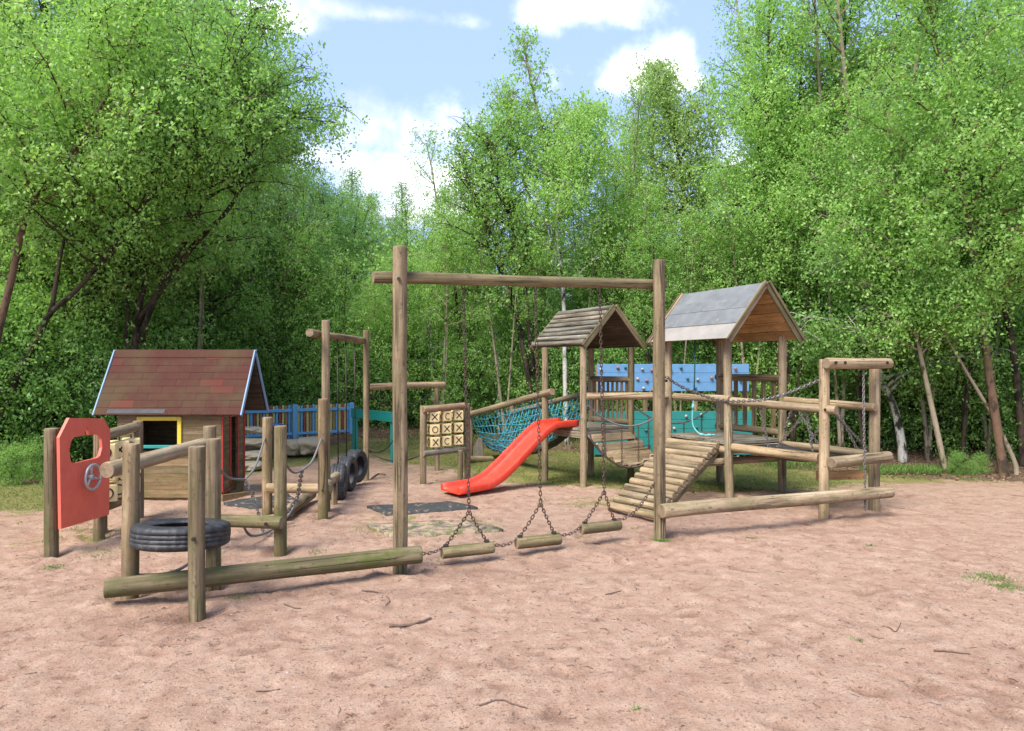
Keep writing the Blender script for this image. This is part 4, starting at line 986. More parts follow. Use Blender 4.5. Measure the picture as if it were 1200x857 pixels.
for i, (px, py, d, sx, sz) in enumerate([(298, 504, 11.6, .24, .055), (300, 518, 11.5, .23, .07), (297, 533, 11.2, .25, .06), (294, 546, 10.9, .21, .07)]):
    o = link('stone_slab', boulder_mesh(i+3, sx, .22, sz), None, Matrix.Translation(W(px, py, d)) @ Matrix.Rotation(.2*i, 4, 'Z')); tag(o, stl[i], 'stone', 'stacked slabs behind the playhouse')
for i, (px, py, sx, sz, lb_) in enumerate([(345, 524, .24, .15, 'rounded weathered boulder left of the two beyond the rope bridge'), (364, 522, .24, .16, 'rounded weathered boulder right of the two beyond the rope bridge')]):
    o = link('boulder', boulder_mesh(i+13, sx, .25, sz), None, Matrix.Translation(W(px, py, 12.2))); tag(o, lb_, 'boulder')
bn = thing('litter_bin', 'dark bin with a blue lid among the weathered slabs', 'bin', (-4.2, 12.1, 0)); bc = W(322, 510, 12.1)
board('body', (bc.x, bc.y, -.05), (bc.x, bc.y, .52), .16, .2, 'dark_inside', bn, (1, 0, 0)); board('lid', (bc.x, bc.y, .52), (bc.x, bc.y, .57), .22, .26, 'bin_blue', bn, (1, 0, 0), b=.015)

# ------------------------------------------------------------------ rubber mats, sticks, stones on the sand
def ground_patch(name, pts, mat, label, cat, th=.03):
    n = 14; g = Geo(); P = [Vector((*p, 0)) for p in pts]; V = []
    for i in range(n+1):
        for j in range(n+1):
            u, v = i/n, j/n; p = (P[0].lerp(P[1], u)).lerp(P[3].lerp(P[2], u), v)
            p.z = ground_z(p.x, p.y)+th+.010*noise.noise((p.x*4, p.y*4, 1)); V.append(p)
    N = len(V); V += [p-Vector((0, 0, .05)) for p in V]; Fc = []
    for i in range(n):
        for j in range(n):
            a = i*(n+1)+j; Fc.append((a, a+n+1, a+n+2, a+1))
    ed = [(j, j+1) for j in range(n)]+[(n*(n+1)+j+1, n*(n+1)+j) for j in range(n)]+[(i*(n+1)+n, (i+1)*(n+1)+n) for i in range(n)]+[((i+1)*(n+1), i*(n+1)) for i in range(n)]
    for a, b in ed: Fc.append((a, b, N+b, N+a))
    c = sum((v for v in V[:N]), Vector())/N
    return tag(g.add((V, Fc)).obj(name, mat, None, True, c), label, cat)
def gp(px, py): d = EYE*F/(py-428.5); return ((px-600)/F*d, d)
ground_patch('rubber_mat', [gp(430, 595), gp(452, 604), gp(560, 597), gp(530, 590)], 'mat', 'thin black rubber mat half buried in sand left of the slide', 'mat')
ground_patch('rubber_mat', [gp(430, 618), gp(462, 632), gp(590, 624), gp(545, 612)], 'mat_green', 'green grown-over rubber mat in the sand behind the left tall post', 'mat')
ground_patch('rubber_mat', [gp(262, 592), gp(300, 598), gp(352, 592), gp(335, 580)], 'mat', 'black rubber mat on the sand at the playhouse door', 'mat')
def stick(pts, r, label):
    P = [Vector((*gp(*p), 0)) for p in pts]
    for p in P: p.z = ground_z(p.x, p.y)+r*.8
    P = smooth_path(P, 5); P = [p+Vector((rs.uniform(-1, 1), rs.uniform(-1, 1), rs.uniform(-.3, 1)))*r*.5 for p in P]
    return tag(Geo().add(tube_geo(P, [r*(1-.5*i/len(P)) for i in range(len(P))], 6)).obj('stick', 'twig', None, True, P[0]), label, 'stick')
stick([(457, 738), (475, 735), (492, 731), (505, 728)], .011, 'thickest dry stick on the sand below the left tall post')
stick([(424, 693), (444, 697), (456, 704), (452, 709)], .006, 'thin bent twig on the sand just under the left balance beam end')
stick([(333, 709), (345, 714), (353, 715)], .005, 'small dark twig below the middle of the left balance beam')
stick([(562, 830), (585, 824), (606, 830), (618, 833)], .005, 'thin twig at the bottom edge of the photo, centre')
stick([(300, 812), (315, 810), (328, 809)], .004, 'short dark twig on the foreground sand, lower left')
stick([(1094, 763), (1115, 764), (1136, 768)], .006, 'dark curved twig on the sand at lower right')
stick([(1034, 735), (1042, 737), (1050, 741), (1056, 731)], .004, 'forked small twig on the sand above the lower right twig')
stick([(436, 556), (443, 551), (452, 552)], .014, 'curved dark root sticking out of sand near the slim frame')
stick([(710, 698), (728, 692)], .004, 'tiny straight twig on open sand right of centre')
# scattered fine debris
n = 5200; px_ = npr.uniform(-5.5, 5.5, n); py_ = 2.5+npr.random(n)**1.3*7
g = Geo()
for i in range(n):
    x, y = px_[i], py_[i]; z = ground_z(x, y); s = npr.uniform(.002, .0065)*(1.7 if npr.random() < .06 else 1); a = npr.uniform(0, 6.3); e = npr.uniform(.6, 1.5)
    c, s_ = math.cos(a), math.sin(a)
    V = [(x+c*s*e, y+s_*s*e, z), (x-s_*s, y+c*s, z), (x-c*s*e, y-s_*s*e, z), (x+s_*s, y-c*s, z), (x, y, z+s*.8)]
    g.add((V, [(0, 1, 4), (1, 2, 4), (2, 3, 4), (3, 0, 4)]), int(npr.integers(0, 2)) if npr.random() < .35 else 2)
tag(g.obj('gravel', ['pebble', 'twig', 'clay']), 'small stones and clods scattered over the sand', 'gravel', kind='stuff')
g = Geo()
for i in range(420):
    x, y = npr.uniform(-5.5, 5.5), 2.5+npr.random()**1.2*8; a = npr.uniform(0, 6.3); L = npr.uniform(.015, .07); z = ground_z(x, y)+.003; w = npr.uniform(.0012, .0026)
    g.add(tube_geo([(x, y, z), (x+math.cos(a)*L*.5, y+math.sin(a)*L*.5, z+.004), (x+math.cos(a+.3)*L, y+math.sin(a+.3)*L, z)], w, 3))
tag(g.obj('twig_scatter', 'twig'), 'tiny twigs and straw scattered over the sand', 'twigs', kind='stuff')

# grass blades (countless): short turf, lush edge, leaf litter
def blades(name, X, Y, h, lean, w, mat, label, zoff=0):
    n = len(X); Z = base_h(X, Y)+fine_h(X, Y)+zoff; az = npr.uniform(0, 2*np.pi, n); h = h*npr.uniform(.5, 1.2, n)
    base = np.stack([X, Y, Z], -1); side = np.stack([np.cos(az), np.sin(az), 0*az], -1); ld = npr.uniform(0, 2*np.pi, n)
    tip = base+np.stack([np.cos(ld)*h*lean, np.sin(ld)*h*lean, h], -1); c = (base+tip)/2+np.stack([0*h, 0*h, h*.08], -1)
    me = quads_mesh(name, c, (tip-base)/2, side*w, npr.random(n), mat); return tag(link(name, me), label, 'grass', kind='stuff')
X = npr.uniform(-7, 7, 260000); Y = npr.uniform(5.5, 13.5, 260000)
gn = vnoise(X, Y, .35, 21)+vnoise(X, Y, .12, 22)*.8
keep = (grass_m(X, Y)+gn*1.1 > .72) & (litter_m(X, Y) < .75); X, Y = X[keep][:60000], Y[keep][:60000]
blades('turf', X, Y, .028, .5, .0028, 'grass', 'thin worn grass under and around the play towers')
X = np.concatenate([npr.uniform(5.5, 7.0, 5200), npr.uniform(-8.2, -5.3, 7000), npr.uniform(-2.5, 1.5, 2500), npr.uniform(4.2, 5.6, 3000)]); Y = np.concatenate([npr.uniform(10.35, 10.9, 5200), npr.uniform(7.9, 10.0, 7000), npr.uniform(13, 14.2, 2500), npr.uniform(10.9, 11.6, 3000)])
k_ = (vnoise(X, Y, .22, 6)+.8*vnoise(X, Y, .07, 7) > -.05) & ((X > -5) | (Y > 8.1+.35*(X+6.6)+.5*vnoise(X, Y, .4, 5))); X, Y = X[k_], Y[k_]
blades('verge_grass', X, Y, .10, .7, .005, 'grass_lush', 'bright lush grass along the foot of the trees')
spots = [((772, 634), .10, 500), ((1158, 679), .16, 420), ((1178, 690), .10, 260), ((1020, 640), .05, 60), ((880, 632), .05, 60), ((60, 665), .1, 120), ((455, 620), .3, 700), ((505, 622), .3, 700), ((560, 617), .2, 260), ((283, 700), .08, 60), ((405, 661), .2, 120), ((120, 648), .3, 300), ((1008, 752), .03, 26), ((745, 834), .02, 20)]
X = []; Y = []
for p, s, n in spots: c = gp(*p); X.append(npr.normal(c[0], s*.55, n)); Y.append(npr.normal(c[1], s*.38, n))
blades('weed_tufts', np.concatenate(X), np.concatenate(Y), .018, 1.1, .003, 'grass_lush', 'small green tufts and moss in the sand')
n = 90000; X = npr.uniform(-9, 10, n); Y = npr.uniform(7.5, 15, n); k_ = npr.random(n) < litter_m(X, Y)*.85*(npr.random(n) < .5); X, Y = X[k_], Y[k_]; n = len(X)
Pp = np.stack([X, Y, base_h(X, Y)+fine_h(X, Y)+.012], -1); A = unit(npr.normal(size=(n, 3))*[1, 1, .35]); B = unit(np.cross(A, npr.normal(size=(n, 3))*[.4, .4, 1])); s = npr.uniform(.012, .03, (n, 1))
tag(link('leaf_litter', quads_mesh('leaf_litter', Pp, A*s, B*s*.6, npr.random(n), 'litter')), 'brown fallen leaves along the edge of the wood', 'leaf litter', kind='stuff')

# ------------------------------------------------------------------ trees
def tree_meshes(seed, H=9., stems=None, nst=1, cb=.25, spread=1.9, nlimb=34, nleaf=24000, ls=.028, droop=.35, up=.75, leafmat='leaf', bark_='bark_dark', r0=.085, shape='birch', clump=.13):
    r = np.random.default_rng(seed); g = Geo(); segs = []
    if stems is None:
        stems = []
        for s in range(nst):
            az = r.uniform(0, 6.28); ln = (.03 if nst == 1 else .16)*H*r.uniform(.5, 1.1); n = 12; P = []
            ph = r.uniform(0, 6.28)
            for i in range(n+1):
                t = i/n; P.append(Vector((math.cos(az)*ln*t**1.3+math.sin(ph+t*5)*.012*H*t, math.sin(az)*ln*t**1.3+math.cos(ph*2+t*4)*.012*H*t, H*t*r.uniform(.985, 1.0)*(1 if s == 0 else r.uniform(.82, .99) if i == n else 1))))
            stems.append((P, r0*(1 if s == 0 else .75)))
    for P, rr in stems:
        n = len(P)-1; rad = [rr*(1-.88*(i/n)**.9)+.006 for i in range(n+1)]; rad[0] *= 1.25; g.add(tube_geo(P, rad, 8))
    subs = []
    for k in range(nlimb):
        P, rr = stems[k % len(stems)]; n = len(P)-1
        t = cb+(1-cb)*((k//len(stems)+r.random())/(nlimb/len(stems)))**.85; t = min(t, .985)
        f = t*n; i = min(int(f), n-1); p = P[i].lerp(P[i+1], f-i); td = (P[i+1]-P[i]).normalized()
        u = (t-cb)/(1-cb); Ht = (P[-1]-P[0]).length
        if shape == 'birch': Lb = spread*(.50+.62*math.sin(math.pi*min(1, u*.8+.15)))*(1-.62*u**2.2)
        elif shape == 'round': Lb = spread*math.sqrt(max(.05, 1-(2*u-.9)**2*.8))
        else: Lb = spread*(1.05-.85*u)
        Lb *= r.uniform(.65, 1.15); az = k*2.4+r.uniform(-.5, .5); el = up*(.45+.6*u)+r.uniform(-.2, .2)
        d = Vector((math.cos(az)*math.cos(el), math.sin(az)*math.cos(el), math.sin(el)))+td*.15; pts = [p]; q = p; m = 6
        for s in range(m):
            d = (d+Vector((r.normal()*.15, r.normal()*.15, r.normal()*.1-droop*.07*s*(Lb/2)))).normalized(); q = q+d*(Lb/m); pts.append(q)
        rb_ = max(.008, rr*(1-t)*.55+.008); g.add(tube_geo(pts, [rb_*(1-.8*j/m) for j in range(m+1)], 5))
        ns = int(5+Lb*3.5)
        for s in range(ns):
            v = .22+.78*(s+r.random())/ns; f2 = v*m; j = min(int(f2), m-1); b0_ = pts[j].lerp(pts[j+1], f2-j)
            dd = (d*.45+Vector((r.normal(), r.normal(), r.normal()*.55+.15))).normalized(); Ls = Lb*r.uniform(.20, .38)*(1.15-.4*v)
            mid = b0_+dd*Ls*.5; tip = mid+(dd+Vector((0, 0, -droop*1.1))).normalized()*Ls*.5
            subs.append((b0_, mid, tip, Ls)); g.add(tube_geo([b0_, mid, tip], [.007, .005, .002], 3))
        subs.append((pts[-3], pts[-2], pts[-1], Lb*.3))
    me_t = mesh('trunk', [Vector(v) for v in g.V], g.F, M[bark_], True)
    S = np.array([[*a, *b, *c] for a, b, c, _ in subs]); Lw = np.array([s[3] for s in subs]); pr = (Lw+.12); pr = pr*r.uniform(.6, 1.4, len(pr)); pr /= pr.sum()
    # twiglets: strings of leaves
    nleaf = int(nleaf*1.0); ntw = nleaf//9; ki = r.choice(len(subs), ntw, p=pr); t = r.random((ntw, 1)); a = S[ki, :3]; b = S[ki, 3:6]; c = S[ki, 6:9]
    base = np.where(t < .5, a+(b-a)*t*2, b+(c-b)*(t-.5)*2)+r.normal(size=(ntw, 3))*clump*1.0
    td = unit(r.normal(size=(ntw, 3))+np.array([0, 0, -.9*droop-.1])); tl = r.uniform(.10, .30, (ntw, 1))*(1+droop)*(clump/.12)
    kt = r.integers(0, ntw, nleaf); s_ = r.random((nleaf, 1)); P = base[kt]+td[kt]*tl[kt]*s_+np.array([0, 0, -1])*(s_**2)*tl[kt]*droop+r.normal(size=(nleaf, 3))*.03
    A = unit(r.normal(size=(nleaf, 3))+np.array([0, 0, -.5-droop])); N = unit(r.normal(size=(nleaf, 3))*.9+np.array([0, 0, .9])); B = unit(np.cross(A, N)); sz = ls*r.uniform(.6, 1.3, (nleaf, 1))
    tint = np.clip(r.normal(.42, .17, nleaf)+(r.random(ntw)[kt]-.5)*.35+(r.random(len(subs))[ki][kt]-.5)*.25, 0, 1)
    me_l = quads_mesh('crown', P, A*sz, B*sz*.62, tint, leafmat); return me_t, me_l
VAR = {}
def variant(key, **k):
    VAR[key] = tree_meshes(**k)
variant('birch_a', seed=1, H=9.5, nst=3, cb=.30, spread=1.7, nlimb=60, nleaf=19000, bark_='bark_pale', leafmat='leaf')
variant('birch_b', seed=2, H=9.0, nst=1, cb=.26, spread=1.9, nlimb=52, nleaf=24000, bark_='bark_dark', leafmat='leaf_soft', droop=.5)
variant('birch_c', seed=3, H=8.5, nst=2, cb=.2, spread=2.0, nlimb=60, nleaf=26000, bark_='bark_dark', leafmat='leaf')
variant('dense_a', seed=4, H=8.0, nst=3, cb=.10, spread=2.1, nlimb=80, nleaf=44000, bark_='bark_dark', leafmat='leaf', shape='round', droop=.25)
variant('dense_b', seed=5, H=9.0, nst=2, cb=.15, spread=2.3, nlimb=80, nleaf=46000, bark_='bark_red', leafmat='leaf_deep', shape='round', droop=.3)
variant('slim', seed=6, H=8.0, nst=1, cb=.28, spread=1.25, nlimb=44, nleaf=17000, bark_='bark_birch', leafmat='leaf', droop=.4, r0=.06)
variant('shrub_a', seed=7, H=2.4, nst=6, cb=.05, spread=1.0, nlimb=60, nleaf=13000, bark_='bark_dark', leafmat='leaf', shape='round', r0=.02, droop=.25, clump=.2)
variant('shrub_b', seed=8, H=2.0, nst=6, cb=.04, spread=1.1, nlimb=60, nleaf=13000, ls=.028, bark_='bark_dark', leafmat='leaf_deep', shape='round', r0=.02, droop=.25, clump=.2)
variant('fir', seed=9, H=9.5, nst=1, cb=.12, spread=1.9, nlimb=90, nleaf=42000, bark_='bark_dark', leafmat='leaf_deep', shape='cone', droop=.5, up=.15, ls=.028)
variant('sapling_a', seed=21, H=7.0, nst=2, cb=.5, spread=1.3, nlimb=34, nleaf=12000, bark_='bark_pale', leafmat='leaf', r0=.045)
variant('sapling_b', seed=22, H=7.5, nst=3, cb=.45, spread=1.4, nlimb=39, nleaf=13000, bark_='bark_dark', leafmat='leaf', r0=.045)
rt = random.Random(9)
def plant(kind, x, y, s, label, cat='tree', group=None, name=None, rz=None, sz=None):
    t_, l_ = VAR[kind] if isinstance(kind, str) else kind
    name = name or ('shrub' if cat == 'shrub' else 'birch_tree' if 'birch' in label else 'tree')
    root = bpy.data.objects.new(name, None); COL.objects.link(root); root.location = (x, y, float(base_h(x, y))-.05)
    root.rotation_euler.z = rt.uniform(0, 6.28) if rz is None else rz; root.scale = (s, s, (sz or s)); tag(root, label, cat, group)
    for nm, m_ in (('trunk', t_), ('crown', l_)):
        o = bpy.data.objects.new(nm, m_); COL.objects.link(o); o.parent = root
    return root

# individually recognisable trees, trunks traced in the place they stand
def hero(name, label, pts, d, r, bark_, seed, leafmat='leaf', d1=None, spread=1.8, nlimb=40, nleaf=26000, cb=.35, extra=None, up=.75, droop=.4, ls=.027, cat='tree'):
    def path(pp, da, db): n = len(pp); return [W(px, py, da+(db-da)*i/max(1, n-1)) for i, (px, py) in enumerate(pp)]
    P = path(pts, d, d1 or d); b = P[0].copy(); b.z = float(base_h(b.x, b.y))-.15
    if P[0].z > b.z+.1: P = [b]+P
    sts = [([p-b for p in smooth_path(P, 3)], r)]
    for e, da, db, re in (extra or []):
        Q = path(e, da, db); sts.append(([p-b for p in smooth_path(Q, 3)], re))
    me_ = tree_meshes(seed, stems=sts, cb=cb, spread=spread, nlimb=nlimb*len(sts), nleaf=nleaf, leafmat=leafmat, bark_=bark_, up=up, droop=droop, ls=ls)
    root = bpy.data.objects.new(name, None); COL.objects.link(root); root.location = b; tag(root, label, cat)
    for nm, m_ in (('trunk', me_[0]), ('crown', me_[1])):
        o = bpy.data.objects.new(nm, m_); COL.objects.link(o); o.parent = root
hero('birch_tree', 'red-stemmed tree leaning right at the left edge of the photo', [(-25, 560), (-8, 420), (14, 325), (28, 262), (48, 220), (95, 165), (140, 80), (175, -30)], 9.0, .058, 'bark_red', 31, nleaf=34000, spread=2.0, cb=.55)
hero('birch_tree', 'dark leaning tree left of the playhouse, trunk slanting up to the right', [(-22, 545), (12, 464), (45, 394), (60, 366), (90, 340), (125, 298), (165, 245), (215, 180), (265, 95), (300, 10)], 9.6, .052, 'bark_dark', 32, nleaf=40000, spread=2.1, cb=.55, extra=[([(60, 366), (66, 330), (75, 280), (95, 200), (120, 60)], 9.6, 10, .03)])
hero('tree', 'many-stemmed dark tree rising right behind the playhouse roof', [(158, 520), (158, 410), (165, 350), (178, 300), (185, 220), (220, 120), (250, 0)], 11.0, .07, 'bark_dark', 33, 'leaf', nleaf=52000, spread=1.9, cb=.5,
     extra=[([(160, 420), (147, 400), (150, 350), (135, 280), (120, 150)], 11, 11.2, .04), ([(163, 400), (190, 330), (225, 270), (255, 190), (262, 90)], 11, 10.6, .045), ([(160, 380), (225, 290), (275, 235), (290, 160), (312, 95)], 11, 10.4, .05)])
hero('tree', 'slender dark tree just left of the playhouse roof ridge', [(106, 520), (112, 430), (120, 365), (124, 345), (122, 250), (110, 120)], 11.6, .05, 'bark_dark', 34, 'leaf_soft', nleaf=22000, spread=1.7)
hero('birch_tree', 'tall airy birch in the centre with pale stems against the sky', [(642, 500), (640, 420), (636, 330), (641, 240), (638, 170), (622, 95), (612, 40)], 14.5, .085, 'bark_pale', 35, 'leaf', nleaf=19000, spread=1.25, cb=.42, nlimb=30, droop=.25, ls=.030,
     extra=[([(640, 330), (652, 260), (660, 190), (690, 130)], 14.5, 14.5, .04), ([(637, 300), (620, 230), (600, 170), (598, 120)], 14.5, 14.4, .035)])
hero('tree', 'dark-stemmed tree leaning left, just left of the tall centre birch', [(628, 510), (622, 460), (603, 360), (580, 285), (556, 235), (535, 170)], 13.6, .07, 'bark_dark', 36, 'leaf', nleaf=17000, spread=1.4, cb=.45, extra=[([(625, 440), (615, 340), (600, 260), (580, 200), (572, 160)], 13.6, 13.8, .05)])
hero('birch_tree', 'speckled birch trunk right of the tall centre birch', [(664, 520), (662, 430), (660, 340), (652, 260), (668, 190), (700, 130)], 13.4, .06, 'bark_birch', 37, 'leaf', nleaf=18000, spread=1.2, cb=.5)
hero('birch_tree', 'tall soft-leaved birch with one straight dark stem, right of centre', [(806, 520), (804, 400), (803, 300), (800, 220), (788, 140), (772, 82)], 15.0, .08, 'bark_dark', 38, 'leaf_soft', nleaf=24000, spread=1.2, cb=.4, droop=.6, ls=.029)
hero('tree', 'red-brown trunk leaning left at the far right, the nearer of two', [(1176, 552), (1168, 500), (1158, 430), (1148, 360), (1140, 290), (1128, 220), (1116, 130), (1090, 10), (1080, -60)], 10.3, .075, 'bark_red', 39, 'leaf', nleaf=36000, spread=2.0, cb=.45)
hero('tree', 'grey-brown trunk at the far right edge behind the red-brown one', [(1200, 548), (1192, 450), (1182, 380), (1165, 310), (1150, 240), (1142, 130), (1150, 0)], 10.9, .065, 'bark_dark', 40, 'leaf', nleaf=30000, spread=2.0, cb=.5)
hero('tree', 'thin crooked pale stem slanting left at the foot of the right-hand wood', [(1190, 545), (1172, 505), (1158, 478), (1135, 440), (1112, 400), (1098, 372), (1085, 330)], 10.4, .035, 'bark_pale', 41, 'leaf', nleaf=9000, spread=.9, cb=.75, nlimb=16)
hero('birch_tree', 'straight pale trunk leaning left right of the end frame', [(1108, 556), (1098, 505), (1086, 450), (1075, 395), (1066, 330), (1050, 240), (1040, 130)], 10.6, .05, 'bark_pale', 42, 'leaf', nleaf=22000, spread=1.5, cb=.5)
hero('birch_tree', 'white-barked birch trunk with black marks just right of the end frame', [(1059, 548), (1055, 510), (1047, 475), (1034, 445), (1020, 390), (1010, 300), (1000, 180)], 11.6, .075, 'bark_birch', 43, 'leaf_deep', nleaf=24000, spread=1.7, cb=.4)
hero('birch_tree', 'tree with hanging sprays at the right edge of the open sky', [(915, 520), (912, 400), (905, 280), (902, 180), (900, 90), (902, -20)], 13.0, .08, 'bark_dark', 44, 'leaf', nleaf=40000, spread=1.6, cb=.3, droop=.6, nlimb=48)
hero('birch_tree', 'pale slim trunk standing behind the picket fence', [(306, 500), (313, 440), (322, 390), (330, 330), (345, 250)], 15.5, .06, 'bark_pale', 45, 'leaf', nleaf=20000, spread=1.6, cb=.35)

# rows of the wood behind; told apart by kind and by what they stand behind
def at_px(px, d): return (px-600)/F*d
SECT = [(60, 'left of the red play board'), (170, 'behind the red play board'), (300, 'behind the playhouse'), (420, 'behind the picket fence'), (480, 'behind the teal arch'),
        (560, 'behind the open crosses stand'), (680, 'behind the net bridge'), (770, 'behind the left play tower'), (930, 'behind the right play tower'), (1050, 'behind the square end frame'), (9999, 'right of the square end frame')]
ORD = ['leftmost', 'second', 'third', 'fourth', 'fifth', 'sixth', 'seventh', 'eighth', 'ninth', 'tenth', 'eleventh', 'twelfth']
KIND = {'birch_a': 'multi-stemmed light birch', 'birch_b': 'grey-green birch', 'birch_c': 'twin-stemmed light birch', 'slim': 'slim white-stemmed birch', 'dense_a': 'bushy light green tree', 'dense_b': 'broad deep green tree', 'fir': 'dark conical evergreen', 'sapling_a': 'thin pale-stemmed sapling', 'sapling_b': 'thin dark-stemmed clump tree',
        'shrub_a': 'light green leafy bush', 'shrub_b': 'dark green leafy bush'}
reg = []
def put(kind, px, d, s, row):
    o = plant(kind, at_px(px, d), d, s, 'x', 'shrub' if 'shrub' in kind else 'tree', name='birch_tree' if kind in ('birch_a', 'birch_b', 'birch_c', 'slim') else 'evergreen_tree' if kind == 'fir' else None)
    reg.append((o, kind, px, row))
HT = {'birch_a': 9.5, 'birch_b': 9.2, 'birch_c': 8.7, 'dense_a': 8.6, 'dense_b': 9.6, 'slim': 8.2, 'fir': 9.6, 'sapling_a': 7.2, 'sapling_b': 7.7}
def top_scale(kind, d, ytop): return (EYE+(428.5-ytop)/F*d)/HT[kind]
for kind, px, d, yt in [
    # left mass
    ('birch_c', -70, 12.5, -90), ('dense_b', 10, 14.5, -80), ('dense_a', 95, 14.6, -60), ('birch_b', 190, 14.0, -40), ('birch_c', 215, 14.8, 10), ('birch_c', 250, 14.2, 90), ('birch_b', 292, 16.5, 140), ('birch_b', 330, 15.5, 200),
    ('birch_c', 60, 17, -60), ('dense_b', 160, 17.5, -50), ('dense_a', 230, 18, 0), ('dense_b', -120, 15, -120), ('dense_a', -30, 18, -50), ('dense_b', 262, 19, 70),
    ('dense_a', 400, 20, 225), ('birch_b', 440, 24, 237), ('dense_b', 430, 22, 262), ('fir', 465, 27, 226), ('birch_c', 495, 22, 255), ('fir', 410, 28, 215), ('dense_a', 470, 19, 300), ('birch_c', 345, 17, 235),
    # centre
    ('birch_a', 540, 16.5, 150), ('birch_a', 562, 17.0, 225), ('slim', 508, 15, 260), ('birch_a', 692, 16.5, 215), ('birch_a', 722, 16, 115), ('slim', 752, 15.5, 150), ('birch_b', 768, 17.5, 80), ('slim', 826, 16.5, 185),
    ('dense_a', 540, 19, 290), ('dense_a', 610, 20, 300), ('dense_a', 690, 19, 290), ('dense_b', 760, 20, 270), ('dense_a', 820, 18, 260), ('slim', 585, 14.2, 320), ('slim', 700, 14.6, 300), ('birch_c', 465, 16, 310), ('birch_c', 640, 18, 290), ('slim', 780, 14.6, 310), ('birch_c', 845, 15, 240),
    # right mass
    ('birch_c', 935, 14.5, 20), ('birch_a', 960, 13.6, -40), ('dense_a', 900, 17, 110), ('birch_c', 985, 14, -20), ('birch_a', 1010, 13.4, -80), ('birch_a', 1060, 14.6, -70), ('birch_c', 1120, 14.2, -40), ('dense_b', 1180, 15.5, 120), ('birch_a', 1230, 12.8, -100),
    ('dense_b', 960, 17, 90), ('dense_a', 1040, 18, 150), ('dense_b', 1120, 18.5, 240), ('birch_c', 1290, 13, -80), ('dense_b', 1300, 16, -20), ('dense_a', 1220, 18, 200), ('dense_b', 872, 19, 200),
]:
    put(kind, px, d, top_scale(kind, d, yt), 'near' if d < 15.2 else 'middle' if d < 18.2 else 'far')
for i, (px, d, yt) in enumerate([(-15, 10.6, 60), (20, 11.2, 120), (48, 11.6, 160), (70, 12.0, 90), (100, 12.6, 130), (135, 12.4, 150), (180, 12.8, 170), (232, 13.2, 150), (340, 15.4, 270), (365, 16.2, 290), (395, 15.8, 300), (448, 15.2, 330), (475, 14.8, 300), (520, 14.2, 260), (548, 14.6, 230), (592, 13.6, 240), (615, 14.4, 220),
                                 (672, 13.8, 230), (690, 14.6, 210), (735, 14.0, 220), (758, 13.4, 260), (795, 13.6, 240), (838, 13.8, 260), (880, 13.2, 200), (930, 12.6, 150), (985, 12.0, 140), (1012, 11.8, 190), (1088, 11.6, 120), (1128, 11.2, 180), (1030, 12.6, 150), (960, 13.2, 170), (1158, 11.6, 140)]):
    k = 'sapling_a' if i % 2 else 'sapling_b'; put(k, px, d, top_scale(k, d, yt), 'near')
for i in range(20):
    px = -150+1500*i/19+rt.uniform(-15, 15); d = rt.uniform(21, 27)
    yt = np.interp(px, [-100, 300, 400, 500, 860, 950, 1300], [80, 130, 245, 290, 285, 260, 260])+rt.uniform(-10, 25)
    kind = rt.choice(['dense_a', 'dense_b', 'birch_c']); put(kind, px, d, top_scale(kind, d, yt), 'farthest')
for i in range(56):
    px = -90+1380*i/55+rt.uniform(-8, 8)
    d0 = np.interp(px, [-100, 60, 120, 300, 480, 700, 860, 960, 1060, 1160, 1300], [9.2, 10.2, 11.4, 15.2, 14.8, 14.0, 13.6, 12.6, 12.2, 11.6, 10.6])
    d = d0+rt.uniform(-.1, .9); s = rt.uniform(.7, 1.15); k = rt.choice(['shrub_a', 'shrub_b'] if px > 860 or px < 280 else ['shrub_a', 'shrub_a', 'shrub_b'])
    put(k, px, d, s, 'low')
for i in range(30):
    px = -120+1440*i/29+rt.uniform(-12, 12)
    d = np.interp(px, [-100, 120, 300, 700, 960, 1300], [12.2, 14.2, 17, 16.5, 14.8, 13.4])+rt.uniform(0, 1.6); s = rt.uniform(1.1, 1.6); k = rt.choice(['shrub_a', 'shrub_a', 'shrub_b'])
    put(k, px, d, s, 'tall')
ROWT = {'near': 'in the front row of the wood', 'middle': 'in the second row of the wood', 'far': 'deep in the wood', 'farthest': 'in the farthest row of the wood', 'low': 'low at the edge of the wood', 'tall': 'tall, in among the tree stems'}
buck = {}
for o, kind, px, row in reg:
    sct = next(t for lim, t in SECT if px < lim); buck.setdefault((kind, row, sct), []).append((px, o))
    o['group'] = 'bushes along the edge of the wood' if row in ('low', 'tall') else 'trees of the wood behind the playground'
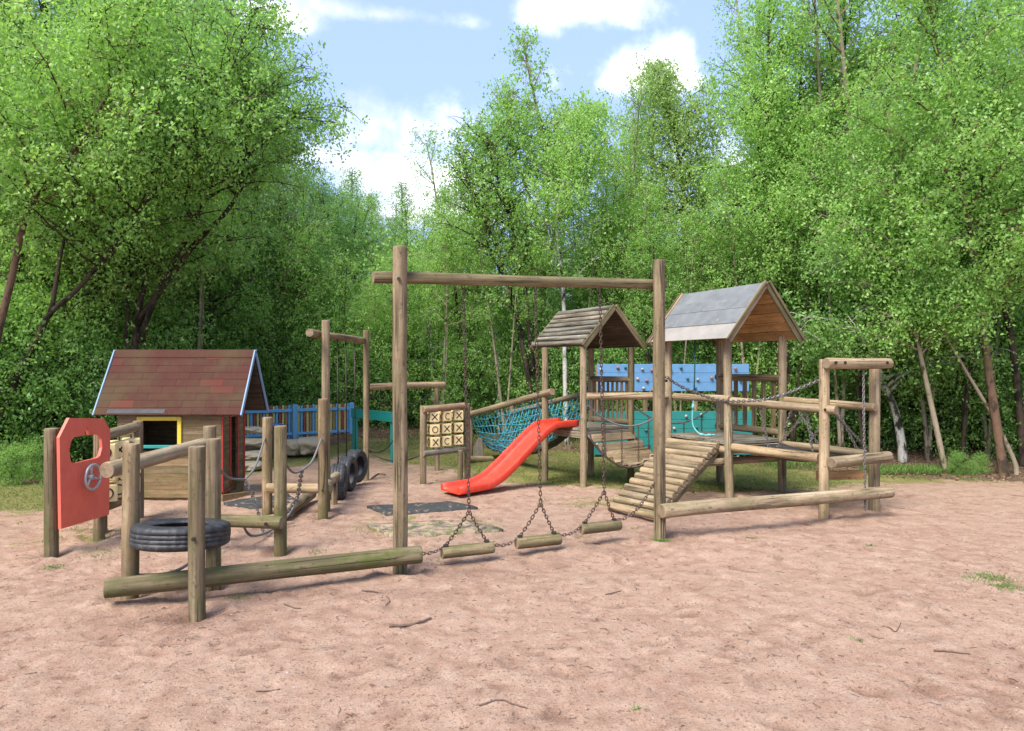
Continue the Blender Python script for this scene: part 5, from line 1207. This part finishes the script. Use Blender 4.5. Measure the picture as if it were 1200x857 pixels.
for (kind, row, sct), L_ in buck.items():
    L_.sort(key=lambda t: t[0]); desc = KIND[kind]; adj = ('low ' if row == 'low' else 'tall ' if row == 'tall' else '')
    if len(L_) > 1 and row in ('low', 'tall'): desc = desc.replace(' leafy', '')
    where = {'near': 'front row', 'middle': 'second row', 'far': 'third row', 'farthest': 'farthest row', 'low': 'wood edge', 'tall': 'among tree stems'}[row]
    for i, (px, o) in enumerate(L_):
        o['label'] = f'{adj}{desc}, {where}, {sct}' if len(L_) == 1 else f'{ORD[i]}{"" if i == 0 else " from left"} {adj}{desc}, {where}, {sct}'

# trees beside the play area, beyond the photograph's edges
for i, (x, y, k, s) in enumerate([(-13.5, 8.5, 'birch_c', 1.1), (-15.5, 5.5, 'dense_a', 1.15), (-14.5, 11.5, 'dense_b', 1.1), (-17, 9, 'birch_b', 1.2), (-18, 3, 'dense_b', 1.1), (-20, 13, 'dense_a', 1.3), (-19, 7, 'birch_c', 1.3),
                                  (13.5, 8.0, 'birch_c', 1.1), (15.0, 5.0, 'dense_a', 1.15), (14.5, 11.0, 'dense_b', 1.1), (17, 8.5, 'birch_b', 1.2), (18, 3, 'dense_b', 1.1), (20, 12, 'dense_a', 1.3), (19, 6, 'birch_c', 1.3)]):
    sd_n = 'left' if x < 0 else 'right'
    plant(k, x, y, s, f'{KIND[k]}, {ORD[i % 7] if i % 7 else "nearest"} along the row beyond the {sd_n} edge of the photo', group=f'trees to the {sd_n} of the play area')
# low plants in front
for i, (px, d, s, lb_) in enumerate([(1122, 10.45, .15, 'low bright leafy plant at the foot of the pale leaning trunk'), (1150, 10.5, .13, 'low leafy plant between the leaning trunk and the red-brown trunk'), (1138, 10.4, .10, 'smallest leafy plant on the litter at right'), (15, 8.6, .2, 'low leafy clump in the grass at the left edge'), (40, 9.2, .2, 'low leafy clump behind the red board')]):
    plant('shrub_a', at_px(px, d), d, s, lb_, 'plant', name='leafy_plant')
tag(log('fallen_branch', W(-10, 566, 8.9), W(52, 568, 9.1), .012, 'grey', None), 'thin fallen branch lying in the grass left of the red board', 'branch')
print('objects', len(bpy.data.objects), 'tris', sum(len(m.polygons)*2 for m in bpy.data.meshes))
